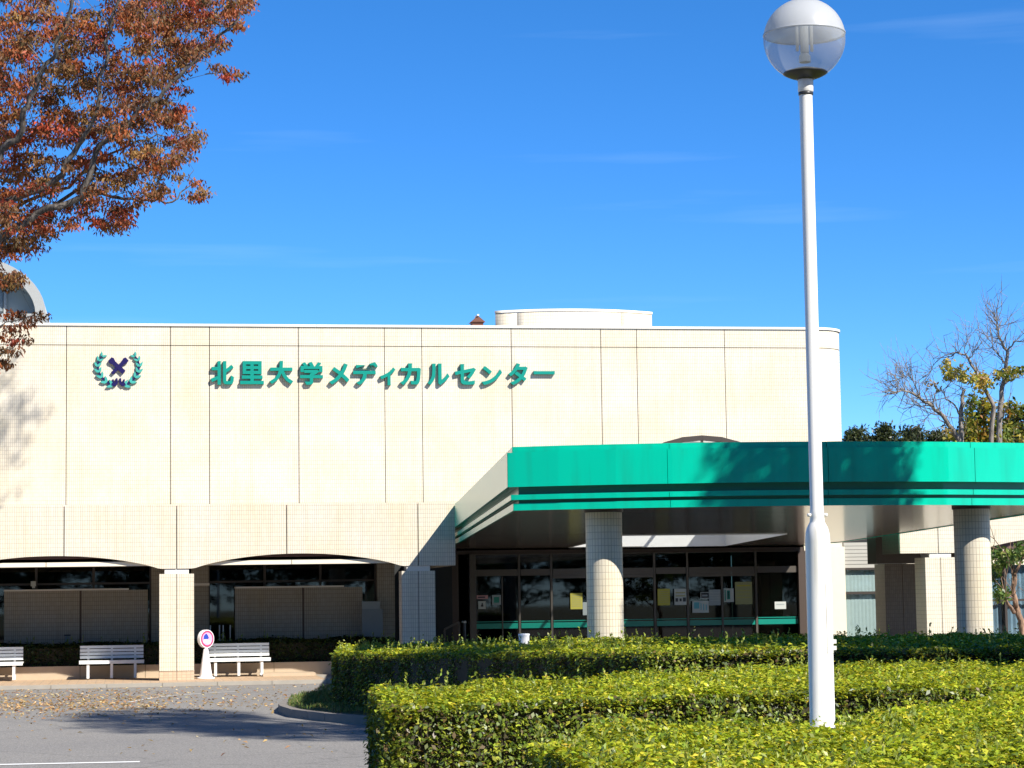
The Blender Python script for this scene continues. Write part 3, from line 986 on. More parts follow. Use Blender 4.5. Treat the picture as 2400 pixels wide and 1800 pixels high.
# densify the outline with panel seams along it
def seams(poly, step):
    P = [np.array(p) for p in poly]
    Lc = [0]
    for a, c in zip(P[:-1], P[1:]):
        Lc.append(Lc[-1] + np.linalg.norm(c - a))
    return Lc
def seg_points(poly, s0, s1):
    Lc = seams(poly, 1)
    def at(s):
        for i in range(len(Lc) - 1):
            if Lc[i] <= s <= Lc[i + 1] + 1e-9:
                t = (s - Lc[i]) / (Lc[i + 1] - Lc[i])
                return np.array(poly[i]) * (1 - t) + np.array(poly[i + 1]) * t
        return np.array(poly[-1])
    pts = [at(s0)] + [np.array(poly[i]) for i in range(len(poly)) if s0 + 1e-3 < Lc[i] < s1 - 1e-3] + [at(s1)]
    return pts
def fascia(ins, z0, z1, th, m, name, groups, gap=0.009):
    full = inset(OUT, ins); inner = inset(OUT, ins + th)
    for lo, hi, step in groups:
        po, pi = full[lo:hi], inner[lo:hi]
        Lo, Li = seams(po, 1)[-1], seams(pi, 1)[-1]
        n = max(1, round(Lo / step))
        for k in range(n):
            a, c = k / n, (k + 1) / n
            ga = gap / Lo / 2
            A_ = seg_points(po, (a + ga) * Lo, (c - ga) * Lo); B_ = seg_points(pi, (a + ga) * Li, (c - ga) * Li)
            b = MB()
            m1 = len(A_)
            if len(B_) != m1:
                B_ = [B_[0] + (B_[-1] - B_[0]) * j / (m1 - 1) for j in range(m1)]
            for j in range(m1 - 1):
                p, q, p2, q2 = A_[j], A_[j + 1], B_[j], B_[j + 1]
                b.face([(*p, z0), (*q, z0), (*q, z1), (*p, z1)])
                b.face([(*q2, z0), (*p2, z0), (*p2, z1), (*q2, z1)])
                b.face([(*p, z1), (*q, z1), (*q2, z1), (*p2, z1)])
                b.face([(*p2, z0), (*q2, z0), (*q, z0), (*p, z0)])
            p, p2 = A_[0], B_[0]
            b.face([(*p2, z0), (*p, z0), (*p, z1), (*p2, z1)])
            p, p2 = A_[-1], B_[-1]
            b.face([(*p, z0), (*p2, z0), (*p2, z1), (*p, z1)])
            build(name, b, m, can)
GR = [(0, 3, 4.6), (2, 13, 2.52), (12, 18, 4.6)]
fascia(0.0, 3.375, 3.885, 0.05, 'green_enamel', 'fascia_panel', GR)
fascia(0.08, 3.888, 3.975, 0.25, 'green_enamel', 'fascia_coping', GR)
fascia(0.05, 3.185, 3.262, 0.05, 'green_enamel', 'lower_band', GR)
fascia(0.085, 3.03, 3.135, 0.05, 'green_enamel', 'bottom_band', GR)
# dark recessed core behind the bands, roof deck with the skylight opening
HOLE = [(10.29, -4.3), (13.97, -4.4), (15.49, 6.6), (11.35, 7.1)]
core_o = inset(OUT, 0.17)
b = MB()
for i in range(len(core_o) - 1):
    p, q = core_o[i], core_o[i + 1]
    b.face([(*p, 3.06), (*q, 3.06), (*q, 3.884), (*p, 3.884)])
build('recess_core', b, 'green_film', can)
ti = inset(OUT, 0.01); tj = inset(OUT, 0.18)
b = MB()
for i in range(len(ti) - 1):
    for z in (3.38,):
        b.face([(*ti[i], z), (*tj[i], z), (*tj[i + 1], z), (*ti[i + 1], z)])
build('fascia_underside', b, 'green_enamel', can)

def interp(poly, y):
    for (xa, ya), (xb, yb) in zip(poly[:-1], poly[1:]):
        lo, hi = min(ya, yb), max(ya, yb)
        if lo <= y <= hi and hi > lo:
            return xa + (xb - xa) * (y - ya) / (yb - ya)
    return None
sof = inset(OUT, 0.10)
AP = min(range(len(sof)), key=lambda i: sof[i][1])
Lpoly = sof[0:AP + 1]           # left edge then front arc down to its apex
Rpoly = sof[AP:]                       # apex then right
hl = [HOLE[0], HOLE[3]]; hr = [HOLE[1], HOLE[2]]
ys = [sof[AP][1] + 0.002, -19.45, -19.05, -18.6, -18.2]
while ys[-1] + 0.6 < -4.5:
    ys.append(ys[-1] + 0.6)
ys[-1] = -4.4
while ys[-1] + 0.6 < 6.4:
    ys.append(ys[-1] + 0.6)
ys += [6.85, 7.72]
def quad(b, xa0, xa1, xb0, xb1, ya, yb, z):
    b.face([(xa0, ya, z), (xb0, yb, z), (xb1, yb, z), (xa1, ya, z)])
ZS = 3.045
for ya, yb in zip(ys[:-1], ys[1:]):
    yb2 = yb - 0.012
    la, lb, ra, rb = (interp(Lpoly, ya), interp(Lpoly, yb2), interp(Rpoly, ya), interp(Rpoly, yb2))
    if None in (la, lb, ra, rb):
        continue
    ym = (ya + yb) / 2
    pieces = []
    if -4.4 < ym < 6.85:
        f = lambda e, y: e[0][0] + (e[1][0] - e[0][0]) * (y - e[0][1]) / (e[1][1] - e[0][1])
        pieces = [(la, f(hl, ya), lb, f(hl, yb2)), (f(hr, ya), ra, f(hr, yb2), rb)]
    else:
        pieces = [(la, ra, lb, rb)]
    for pa0, pa1, pb0, pb1 in pieces:
        # split long boards at a butt joint
        cut = 0.5
        b = MB(); quad(b, pa0, pa1, pb0, pb1, ya, yb2, ZS)
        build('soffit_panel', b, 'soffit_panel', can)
b = MB()
zt = 3.94
hx = HOLE
ring = [(core_o[i]) for i in range(len(core_o))]
# deck as four pieces round the opening
def deck(pts):
    bb = MB(); bb.face([(p[0], p[1], zt) for p in pts]); bb.face([(p[0], p[1], zt - 0.3) for p in reversed(pts)])
    build('roof_deck', bb, 'concrete', can)
co = inset(OUT, 0.30)
deck([(co[0][0], 7.7), (interp(co[0:3], -4.35), -4.35), hx[0], hx[3], (hx[3][0], 7.7)])
deck([hx[1], (interp(co[12:], -4.4), -4.4), (interp(co[12:], 0), 0), (interp(co[12:], 4), 4), (co[-1][0], 7.7), (hx[2][0], 7.7), hx[2]])
deck([(interp(co[0:3], -4.35), -4.35), co[2]] + co[3:13] + [co[13], co[14], (interp(co[12:], -4.4), -4.4), hx[1], hx[0]])
deck([hx[3], hx[2], (hx[2][0], 7.7), (hx[3][0], 7.7)])
# white skylight well
b = MB()
for i in range(4):
    p, q = HOLE[i], HOLE[(i + 1) % 4]
    b.face([(*q, ZS - 0.02), (*p, ZS - 0.02), (*p, 4.25), (*q, 4.25)])
well = build('skylight_well', b, 'white_paint', can)
# barrel vault of glass with dark ribs
def hole_edge(t):
    a = np.array(HOLE[0]) * (1 - t) + np.array(HOLE[3]) * t
    c = np.array(HOLE[1]) * (1 - t) + np.array(HOLE[2]) * t
    return a, c
NV, NA = 6, 10
def vpt(t, k, dr=0.0):
    a, c = hole_edge(t)
    s = -1 + 2 * k / NA
    half = 1.92
    Rv = (half ** 2 + 0.84 ** 2) / (2 * 0.84)
    ang = math.asin(half / Rv) * s
    m_ = (a + c) / 2 + (c - a) / 2 * (math.sin(ang) * (Rv + dr) / half)
    return (m_[0], m_[1], 4.25 + (Rv + dr) * math.cos(ang) - (Rv - 0.84))
for j in range(NV):
    t0, t1 = j / NV, (j + 1) / NV
    for k in range(0, NA, 2):
        bb = MB()
        for kk in (k, k + 1):
            bb.face([vpt(t0, kk), vpt(t0, kk + 1), vpt(t1, kk + 1), vpt(t1, kk)], smooth=True)
        build('skylight_pane', bb, 'glass_skylight', can)
for j in range(NV + 1):
    t = j / NV
    bb = MB()
    for k in range(NA):
        bb.bar(vpt(t, k, 0.03), vpt(t, k + 1, 0.03), 0.07, 0.11)
    build('skylight_rib', bb, 'dark_frame', can)
for k in range(0, NA + 1, 2):
    bb = MB()
    bb.bar(vpt(0.0, k, 0.02), vpt(1.0, k, 0.02), 0.06, 0.06)
    build('skylight_purlin', bb, 'dark_frame', can)
a_, c_ = hole_edge(0.0)
for s0, s1 in ((-0.95, -0.33), (-0.33, 0.0), (0.0, 0.33), (0.33, 0.95)):
    A_ = (np.array(a_) + np.array(c_)) / 2
    d_ = (np.array(c_) - np.array(a_)) / 2
    p, q = A_ + d_ * s0, A_ + d_ * s1
    k0, k1 = (s0 + 1) / 2 * NA, (s1 + 1) / 2 * NA
    bb = MB(); bb.face([(p[0], p[1] + .01, 4.0), (q[0], q[1] + .01, 4.0), vpt(0, k1), vpt(0, k0)])
    build('gable_pane', bb, 'glass_clear', can)
for s0 in (-0.33, 0.0, 0.33):
    p = A_ + d_ * s0
    bb = MB(); bb.bar((p[0], p[1], 4.0), vpt(0, (s0 + 1) / 2 * NA), 0.05)
    build('gable_mullion', bb, 'dark_frame', can)
bb = MB(); m0, m1 = hole_edge(0.5)
bb.bar((*m0, 3.6), (*m1, 3.6), 0.06, 0.05)
build('well_tie', bb, 'alu_frame', can)

for (cxx, cyy) in ((6.99, -18.50), (12.73, -18.66)):
    cr = 0.275
    c_ = MB().lathe(cxx, cyy, [(cr, 0.0), (cr, 3.06)], 40)
    co_ = build('column', c_, 'tile_cream', can)
    build('column_collar', MB().lathe(cxx, cyy, [(cr + 0.02, 3.0), (cr + 0.02, 3.05)], 40), 'dark_frame', co_)

# ================================================================== SIGN AND EMBLEM ON THE UPPER WALL
sign = thing('wall_sign', (6.5, 7.7, 7.4), 'teal raised Japanese lettering spaced along the upper wall', 'sign')
def letter(ch, x0, y0, x1, y1):
    cu = bpy.data.curves.new('letter', 'FONT')
    cu.body = ch
    cu.offset = 0.032
    cu.resolution_u = 3
    o = bpy.data.objects.new('letter_tmp', cu)
    COL.objects.link(o)
    dg = bpy.context.evaluated_depsgraph_get()
    me = bpy.data.meshes.new_from_object(o.evaluated_get(dg))
    bpy.data.objects.remove(o)
    co = np.empty(len(me.vertices) * 3); me.vertices.foreach_get('co', co); co = co.reshape(-1, 3)
    mn, mx = co.min(0), co.max(0)
    YF = 7.70
    p0, p1 = onY(x0, y1, YF), onY(x1, y0, YF)
    b = MB()
    def T(v):
        return (p0[0] + (v[0] - mn[0]) / (mx[0] - mn[0]) * (p1[0] - p0[0]), p0[2] + (v[1] - mn[1]) / max(1e-6, mx[1] - mn[1]) * (p1[2] - p0[2]))
    edges = {}
    for pl in me.polygons:
        vs_ = [T(co[i]) for i in pl.vertices]
        area = sum(vs_[i][0] * vs_[(i + 1) % len(vs_)][1] - vs_[(i + 1) % len(vs_)][0] * vs_[i][1] for i in range(len(vs_)))
        idx = list(pl.vertices)
        if area < 0:
            vs_ = vs_[::-1]; idx = idx[::-1]
        b.face([(p[0], YF, p[1]) for p in vs_])
        for i in range(len(idx)):
            a, c = idx[i], idx[(i + 1) % len(idx)]
            if (c, a) in edges:
                edges.pop((c, a))
            else:
                edges[(a, c)] = 1
    for (a, c) in edges:
        p, q = T(co[a]), T(co[c])
        b.face([(p[0], YF, p[1]), (p[0], YF + 0.09, p[1]), (q[0], YF + 0.09, q[1]), (q[0], YF, q[1])])
    o2 = build('letter', b, 'teal_letter', sign)
    return o2
S1, S2 = 5.027, 4.809
def r1(a, b_, c, d): return (460 + a / S1, 820 + b_ / S1, 460 + c / S1, 820 + d / S1)
def r2(a, b_, c, d): return (880 + a / S2, 820 + b_ / S2, 880 + c / S2, 820 + d / S2)
for ch, r in (('北', r1(170, 132, 444, 410)), ('里', r1(518, 132, 796, 404)), ('大', r1(862, 130, 1142, 402)), ('学', r1(1224, 140, 1492, 410)),
              ('メ', r1(1566, 158, 1804, 408)), ('デ', r1(1850, 142, 2140, 412)), ('ィ', r2(52, 196, 226, 398)), ('カ', r2(278, 152, 512, 396)),
              ('ル', r2(586, 154, 834, 396)), ('セ', r2(896, 160, 1132, 392)), ('ン', r2(1200, 182, 1426, 396)), ('タ', r2(1500, 150, 1716, 396)),
              ('ー', r2(1784, 238, 2020, 276))):
    letter(ch, *r)

emb = thing('wall_emblem', (-0.37, 7.7, 7.4), 'round emblem of teal laurel leaves around a navy cross on the upper wall', 'emblem')
ES = 11.06
def ep(a, b_, Y=7.70):
    q = onY(200 + a / ES, 800 + b_ / ES, Y)
    return np.array([q[0], q[2]])
def plate(name, pts, m, y0=7.735, y1=7.79, parent=None):
    b = MB()
    P = [tuple(p) for p in pts]
    ar = sum(P[i][0] * P[(i + 1) % len(P)][1] - P[(i + 1) % len(P)][0] * P[i][1] for i in range(len(P)))
    if ar < 0:
        P = P[::-1]
    b.slab(P, y0, y1)
    return build(name, b, m, parent or emb)
def stroke(pts, ws):
    Lf, Rt = [], []
    for i, p in enumerate(pts):
        d = pts[min(i + 1, len(pts) - 1)] - pts[max(i - 1, 0)]
        d = d / np.linalg.norm(d)
        n_ = np.array([-d[1], d[0]]) * ws[i] / 2
        Lf.append(p + n_); Rt.append(p - n_)
    return Lf + Rt[::-1]
lk = 1 / ES / 88.5 * 1.0
def pxw(w): return w / ES / 89.0
for side in (-1, 1):
    cxp = 860
    pts = [ep(cxp + side * a, b_) for a, b_ in ((70, 1130), (190, 1120), (340, 1030), (455, 900), (520, 760), (540, 610), (500, 470), (410, 360))]
    plate('laurel_stem', stroke(pts, [pxw(60)] * 3 + [pxw(46)] * 3 + [pxw(34)] * 2), 'navy', 7.755, 7.79)
    for i in range(7):
        for inner in (0, 1):
            p = pts[i + 1] if i + 1 < len(pts) else pts[-1]
            d = pts[min(i + 2, 7)] - pts[i]
            d = d / np.linalg.norm(d)
            nn = np.array([-d[1], d[0]]) * (1 if inner == (0 if side < 0 else 1) else -1)
            ax = d * 0.80 + nn * 0.60; ax /= np.linalg.norm(ax)
            ln, wd = pxw(195 - 10 * i), pxw(90 - 4 * i)
            c0 = p + nn * pxw(34)
            sp = np.array([-ax[1], ax[0]])
            lf = [c0 - ax * ln * .35, c0 + sp * wd * .42 - ax * ln * .08, c0 + sp * wd * .36 + ax * ln * .25, c0 + ax * ln * .65, c0 - sp * wd * .36 + ax * ln * .25, c0 - sp * wd * .42 - ax * ln * .08]
            plate('laurel_leaf', lf, 'teal_leaf', 7.735 + 0.004 * inner + 0.001 * i, 7.79)
    hk = [ep(cxp + side * a, b_) for a, b_ in ((180, 1100), (110, 1125), (55, 1080), (45, 1010), (48, 950))]
    plate('laurel_hook', stroke(hk, [pxw(70), pxw(84), pxw(70), pxw(52), pxw(40)]), 'navy', 7.73, 7.79)
    hk = [ep(cxp + side * a, b_) for a, b_ in ((120, 1090), (135, 1030), (150, 980))]
    plate('laurel_hook', stroke(hk, [pxw(44), pxw(44), pxw(38)]), 'navy', 7.733, 7.79)
for k, (pa, pb, w0, w1) in enumerate((((635, 455), (1000, 800), 170, 118), ((1080, 450), (690, 830), 150, 76))):
    p, q = ep(*pa), ep(*pb)
    m1 = p * 0.72 + q * 0.28
    plate('cross_bar', stroke([p, p * 0.88 + q * 0.12, m1, q], [pxw(w0 * .75), pxw(w0), pxw(104), pxw(w1)]), 'navy', 7.728 + 0.005 * k, 7.79)

# ================================================================== STREET LAMP
LX, LY = 3.70, -40.05
lamp = thing('street_lamp', (LX, LY, GZ), 'tall white lamp post with round half clear globe standing in the hedge', 'street lamp')
build('lower_pole', MB().lathe(LX, LY, [(0.0, GZ), (0.12, GZ), (0.12, GZ + 0.02), (0.0685, GZ + 0.03), (0.0685, 2.03), (0.066, 2.07), (0.058, 2.105), (0.045, 2.13), (0.040, 2.14), (0.040, 2.16)], 40), 'lamp_white', lamp)
up = build('upper_pole', MB().lathe(LX, LY, [(0.0385, 2.16), (0.0385, 2.20), (0.0365, 2.205), (0.0365, 4.5550)], 36), 'lamp_white', lamp)
build('pole_collar', MB().lathe(LX, LY, [(0.0385, 4.5300), (0.043, 4.5350), (0.043, 4.6000), (0.040, 4.6050)], 36), 'lamp_white', lamp)
build('collar_ring', MB().lathe(LX, LY, [(0.039, 4.5130), (0.041, 4.5150), (0.041, 4.5290), (0.039, 4.5295)], 36), 'black_metal', lamp)
for s in (-1, 1):
    build('joint_bolt', MB().lathe(LX + 0.047 * s, LY - 0.01, [(0.0, 2.165), (0.011, 2.168), (0.011, 2.182), (0.0, 2.186)], 10), 'lamp_white', lamp)
for z_ in (1.44, 1.475):
    build('hatch_lug', MB().box(LX + 0.058, LX + 0.082, LY - 0.03, LY, z_, z_ + 0.022), 'lamp_white', lamp)
build('hatch', MB().lathe(LX, LY, [(0.0695, 1.42), (0.0712, 1.425), (0.0712, 1.80), (0.0695, 1.805)], 8, True, R(-75), R(-25)), 'lamp_white', lamp)
_ba = [(0.23 * math.sin(t), 4.83 - 0.23 * math.cos(t)) for t in np.linspace(R(12), R(33), 8)]
build('lamp_base', MB().lathe(LX, LY, [(0.0, 4.598), (0.047, 4.60)] + _ba + [(0.118, 4.645), (0.05, 4.665), (0.0, 4.67)], 40), 'black_metal', lamp)
GC, GR_ = 4.83, 0.228
gl_prof = [(GR_ * math.sin(t), GC - GR_ * math.cos(t)) for t in np.linspace(R(33), R(97), 18)]
globe = build('lamp_globe', MB().lathe(LX, LY, gl_prof, 48), 'glass_globe', lamp)
cap_prof = [(GR_ * 1.002 * math.sin(t), GC - GR_ * 1.002 * math.cos(t)) for t in np.linspace(R(97), R(180), 18)]
build('globe_cap', MB().lathe(LX, LY, cap_prof, 48), 'lamp_cap_white', lamp)
build('globe_band', MB().lathe(LX, LY, [(GR_ * 0.985, GC + 0.022), (GR_ * 1.008, GC + 0.024), (GR_ * 1.008, GC + 0.032), (GR_ * 0.985, GC + 0.034)], 48), 'lamp_cap_white', lamp)
build('lamp_socket', MB().lathe(LX, LY, [(0.032, 4.7000), (0.032, 4.7350), (0.018, 4.7550), (0.018, 4.7800)], 20), 'white_paint', lamp)
build('lamp_tube', MB().lathe(LX, LY, [(0.0, 4.745), (0.022, 4.75), (0.024, 4.76), (0.024, 4.93), (0.0, 4.94)], 24), 'white_paint', lamp)
for dx in (-0.042, 0.042):
    build('lamp_rod', MB().lathe(LX + dx, LY, [(0.0, 4.76), (0.009, 4.765), (0.009, 4.93), (0.0, 4.935)], 12), 'white_paint', lamp)

# ================================================================== BENCHES
def make_bench():
    e = thing('park_bench', (0, 0, 0.03), '', 'bench', 'white slatted benches under the arcade')
    W = 1.45
    for k in range(4):
        z = 0.475 + k * 0.078
        y = 0.43 + k * 0.014
        build('back_slat', MB().box(0, W, y, y + 0.028, z, z + 0.062), 'bench_white', e)
    for k in range(5):
        y = 0.02 + k * 0.085
        build('seat_slat', MB().box(-0.015, W + 0.015, y, y + 0.075, 0.405, 0.435), 'bench_white', e)
    build('seat_apron', MB().box(-0.01, W + 0.01, 0.0, 0.018, 0.36, 0.437), 'bench_white', e)
    for x_ in (0.19, 0.725, 1.26):
        build('leg', MB().box(x_ - 0.03, x_ + 0.03, 0.03, 0.09, 0.03, 0.404), 'bench_white', e)
        build('leg', MB().box(x_ - 0.03, x_ + 0.03, 0.36, 0.42, 0.03, 0.404), 'bench_white', e)
        build('back_support', MB().box(x_ - 0.025, x_ + 0.025, 0.475, 0.515, 0.38, 0.76), 'bench_white', e)
    return e
bench = make_bench()
spots = [(-3.93, 1.50, 'white slatted bench cut by the left edge of the picture'),
         (-1.19, 1.48, 'white slatted bench left of the sunlit arcade pier'),
         (1.72, 1.45, 'white slatted bench half behind the white cone sign')]
for i, (bx, by, lab) in enumerate(spots):
    o = bench if i == 0 else copy_tree(bench)
    o.location = (bx, by, 0.03)
    o['label'] = lab

# ================================================================== CONE SIGN
CXs, CYs = 1.66, 0.75
cone = thing('cone_sign', (CXs, CYs, 0.0), 'white traffic cone with a round pink and blue no parking sign on top', 'cone sign')
build('cone_foot', MB().lathe(CXs, CYs, [(0.0, 0.001), (0.205, 0.001), (0.21, 0.02), (0.19, 0.035), (0.15, 0.04)], 28), 'cone_white', cone)
build('cone_body', MB().lathe(CXs, CYs, [(0.15, 0.04), (0.135, 0.12), (0.055, 0.66), (0.04, 0.69), (0.0, 0.692)], 28), 'cone_white', cone)
sd = np.array([math.sin(R(38)), -math.cos(R(38))]); st = np.array([math.cos(R(38)), math.sin(R(38))])
def disc(name, r, d0, d1, m, n=36, pts=None):
    b = MB()
    zc = 0.905
    P = pts or [(r * math.cos(t), r * math.sin(t)) for t in np.linspace(0, 2 * math.pi, n, endpoint=False)]
    A = [(CXs + st[0] * p[0] + sd[0] * d1, CYs + st[1] * p[0] + sd[1] * d1, zc + p[1]) for p in P]
    B = [(CXs + st[0] * p[0] + sd[0] * d0, CYs + st[1] * p[0] + sd[1] * d0, zc + p[1]) for p in P]
    b.face(A); b.face(B[::-1])
    for i in range(len(P)):
        j = (i + 1) % len(P)
        b.face([A[i], B[i], B[j], A[j]])
    return build(name, b, m, cone)
sp = disc('sign_plate', 0.205, -0.05, 0.05, 'cone_white')
disc('sign_ring', 0.187, 0.0505, 0.054, 'sign_red')
disc('sign_face', 0.145, 0.0545, 0.057, 'sign_pink')
disc('sign_symbol', 0, 0.0575, 0.060, 'sign_blue', pts=[(-0.12, -0.005), (0.03, -0.005), (0.045, 0.03), (0.0, 0.10), (-0.04, 0.125), (-0.10, 0.075)])
disc('sign_text', 0, 0.0575, 0.060, 'cone_white', pts=[(-0.11, -0.08), (0.08, -0.115), (0.10, -0.06), (0.03, -0.03), (-0.09, -0.02)])

# ================================================================== SMALL THINGS ON AND NEAR THE GLASS
def notice(x0, y0, x1, y1, m, label, extra=None, Y=7.73, name='notice'):
    p0, p1 = onY(x0, y1, Y), onY(x1, y0, Y)
    b = MB().box(p0[0], p1[0], Y, Y + 0.006, p0[2], p1[2])
    base = ((p0[0] + p1[0]) / 2, Y, p0[2])
    e = thing(name, base, label, 'notice')
    build('sheet', b, m, e)
    for (u0, v0, u1, v1, mm) in extra or []:
        xa, xb = p0[0] + (p1[0] - p0[0]) * u0, p0[0] + (p1[0] - p0[0]) * u1
        za, zb_ = p0[2] + (p1[2] - p0[2]) * v0, p0[2] + (p1[2] - p0[2]) * v1
        build('print', MB().box(xa, xb, Y - 0.003, Y - 0.0005, za, zb_), mm, e)
    return e
def c7(a, b_, c, d): k = 4.608; return (1420 + a / k, 1280 + b_ / k, 1420 + c / k, 1280 + d / k)
def c6(a, b_, c, d): k = 6.9125; return (920 + a / k, 1280 + b_ / k, 920 + c / k, 1280 + d / k)
def c5(a, b_, c, d): k = 3.16; return (1300 + a / k, 1000 + b_ / k, 1300 + c / k, 1000 + d / k)
lines = [(0.12, 0.80 - 0.14 * i, 0.88, 0.84 - 0.14 * i, 'paper_cream') for i in range(5)]
notice(*c7(562, 460, 690, 640), 'paper_yellow', 'bright yellow notice on the glass just right of the front round column', [(0.1, 0.82 - 0.13 * i, 0.9, 0.86 - 0.13 * i, 'paper_cream') for i in range(6)])
notice(*c7(742, 460, 868, 635), 'paper_white', 'pale notice with dark figures beside the yellow one on the glass', [(0.1, 0.72, 0.9, 0.80, 'paper_cream'), (0.08, 0.2, 0.3, 0.42, 'ink'), (0.42, 0.22, 0.6, 0.40, 'ink'), (0.7, 0.2, 0.95, 0.46, 'ink'), (0.1, 0.52, 0.9, 0.6, 'paper_cream')])
notice(*c7(935, 592, 1110, 720), 'paper_white', 'wide white and teal notice low on the entrance door glass', [(0.1, 0.35, 0.42, 0.9, 'paper_blue'), (0.5, 0.25, 0.56, 0.8, 'paper_blue'), (0.66, 0.2, 0.72, 0.75, 'paper_blue'), (0.82, 0.2, 0.88, 0.7, 'paper_blue')])
notice(*c7(1115, 468, 1238, 640), 'paper_grey', 'grey notice sheet in the middle of the entrance door glass', [(0.1, 0.78 - 0.16 * i, 0.9, 0.80 - 0.16 * i, 'paper_white') for i in range(4)])
notice(*c7(1022, 495, 1110, 568), 'ink', 'small dark framed notice left of the grey sheet on the door', [(0.0, 0.9, 1, 1, 'paper_white'), (0.0, 0.0, 1, 0.1, 'paper_white'), (0.0, 0.1, 0.08, 0.9, 'paper_white'), (0.2, 0.35, 0.85, 0.6, 'paper_grey')])
notice(*c7(1275, 455, 1380, 605), 'paper_white', 'white notice with a green upright bar on the door glass', [(0.32, 0.2, 0.62, 0.85, 'ink_green'), (0.42, 0.3, 0.52, 0.75, 'ink'), (0.08, 0.1, 0.2, 0.9, 'ink_green')])
notice(*c7(1400, 385, 1578, 630), 'paper_cream', 'large dull yellow poster on the right entrance door', [(0.1, 0.80, 0.9, 0.87, 'paper_yellow'), (0.1, 0.6, 0.9, 0.62, 'paper_yellow'), (0.1, 0.45, 0.9, 0.47, 'paper_yellow'), (0.1, 0.3, 0.9, 0.32, 'paper_yellow')])
notice(*c7(1825, 598, 1945, 680), 'paper_white', 'small white card on the green board right of the doors', [(0.15, 0.55, 0.85, 0.7, 'paper_grey')])
notice(*c6(1365, 795, 1545, 857), 'paper_pink', 'small pink arrow shaped notice left on the entrance glass', [(0.1, 0.3, 0.75, 0.65, 'ink')])
notice(*c6(1390, 890, 1510, 1020), 'paper_white', 'white notice with a black triangle under the pink arrow', [(0.35, 0.3, 0.68, 0.55, 'ink'), (0.44, 0.55, 0.6, 0.78, 'ink')])
notice(*c6(1612, 792, 1755, 950), 'paper_grey', 'pale framed notice on the left entrance glass beside the thin mullion', [(0.2, 0.2, 0.8, 0.8, 'ink_green')])
notice(*c5(118, 1232, 205, 1352), 'paper_yellow', 'yellow notice left of the front round column on the glass', [(0.1, 0.82 - 0.13 * i, 0.9, 0.86 - 0.13 * i, 'paper_cream') for i in range(6)])
notice(*c5(209, 1300, 244, 1396), 'paper_grey', 'narrow grey notice touching the left side of the round column')
p = onY(1432, 1475, 7.5)

# grey board and bars under the arcade
bd = thing('notice_board', (5.75, 3.6, 0), 'two part grey board leaning under the arcade by the hedge', 'board')
q0, q1 = onY(849, 1490, 3.6), onY(897, 1413, 3.6)
build('lower_board', MB().box(q0[0], q1[0], 3.6, 3.63, 0.3, 1.52), 'grey_board', bd)
build('upper_board', MB().box(q0[0], q1[0] - 0.06, 3.635, 3.66, 0.3, 1.70), 'paper_grey', bd)
rail = thing('white_railing', (2.15, 4.6, 0), 'short white upright bars seen through the dark arcade glass', 'railing')
for xx in (1.86, 2.08, 2.17, 2.34):
    build('bar', MB().box(xx, xx + 0.028, 4.0, 4.028, 0.3, 1.18), 'bench_white', rail)
build('brace', MB().bar((2.08, 4.014, 0.85), (2.18, 4.014, 0.70), 0.03), 'bench_white', rail)
hl_ = onY(78, 1370, 3.9)
wl = thing('wall_light', (hl_[0], 3.9, hl_[2]), 'small pale box light above the tiled screen on the left', 'light')
build('light_box', MB().box(hl_[0] - 0.06, hl_[0] + 0.06, 3.9, 4.0, hl_[2] - 0.04, hl_[2] + 0.08), 'paper_white', wl)
build('light_stem', MB().box(hl_[0] - 0.03, hl_[0] + 0.04, 3.91, 3.99, hl_[2] - 0.09, hl_[2] - 0.041), 'paper_white', wl)
hl_ = onY(158, 1497, 3.85)
wl = thing('garden_light', (hl_[0], 3.8, 0.3), 'small dark capped light in the hedge at the screen joint', 'light')
build('light_cap', MB().box(hl_[0] - 0.075, hl_[0] + 0.075, 3.74, 3.86, hl_[2] + 0.07, hl_[2] + 0.10), 'black_metal', wl)
build('light_body', MB().box(hl_[0] - 0.05, hl_[0] + 0.05, 3.76, 3.84, 0.3, hl_[2] + 0.069), 'grey_board', wl)
# dark post with pale cap and sloping handrail at the entrance jamb
hp = onY(1087, 1460, 6.6)
st_ = thing('dark_stand', (hp[0], 6.6, 0), 'slim dark stand with a pale cap left of the entrance glass', 'stand')
build('stand_post', MB().lathe(hp[0], 6.6, [(0.0, 0.0), (0.16, 0.0), (0.16, 0.03), (0.06, 0.05), (0.06, hp[2])], 16), 'black_metal', st_)
build('stand_cap', MB().lathe(hp[0], 6.6, [(0.065, hp[2]), (0.07, hp[2] + 0.02), (0.06, hp[2] + 0.05), (0.0, hp[2] + 0.055)], 16), 'paper_white', st_)
hr_ = thing('ramp_handrail', (7.6, 6.0, 0), 'dark sloping handrail behind the shaded arcade pier', 'handrail')
a0, a1 = onY(1042, 1475, 6.0), onY(1076, 1458, 6.0)
build('rail', MB().bar(tuple(a0), tuple(a1), 0.05), 'alu_frame', hr_)
for q in (a0, a1):
    build('rail_post', MB().bar((q[0], 6.0, 0.0), (q[0], 6.0, q[2]), 0.045), 'alu_frame', hr_)
# white bollard behind the hedge
bp = atD(1228, 1485, 32.4)
bo = thing('white_bollard', (bp[0], bp[1], 0), 'short white round bollard top showing above the hedge', 'bollard')
build('bollard_post', MB().lathe(bp[0], bp[1], [(0.075, 0.0), (0.075, bp[2] - 0.03)], 20), 'cone_white', bo)
build('bollard_cap', MB().lathe(bp[0], bp[1], [(0.08, bp[2] - 0.03), (0.082, bp[2] - 0.005), (0.06, bp[2]), (0.0, bp[2] + 0.002)], 20), 'cone_white', bo)

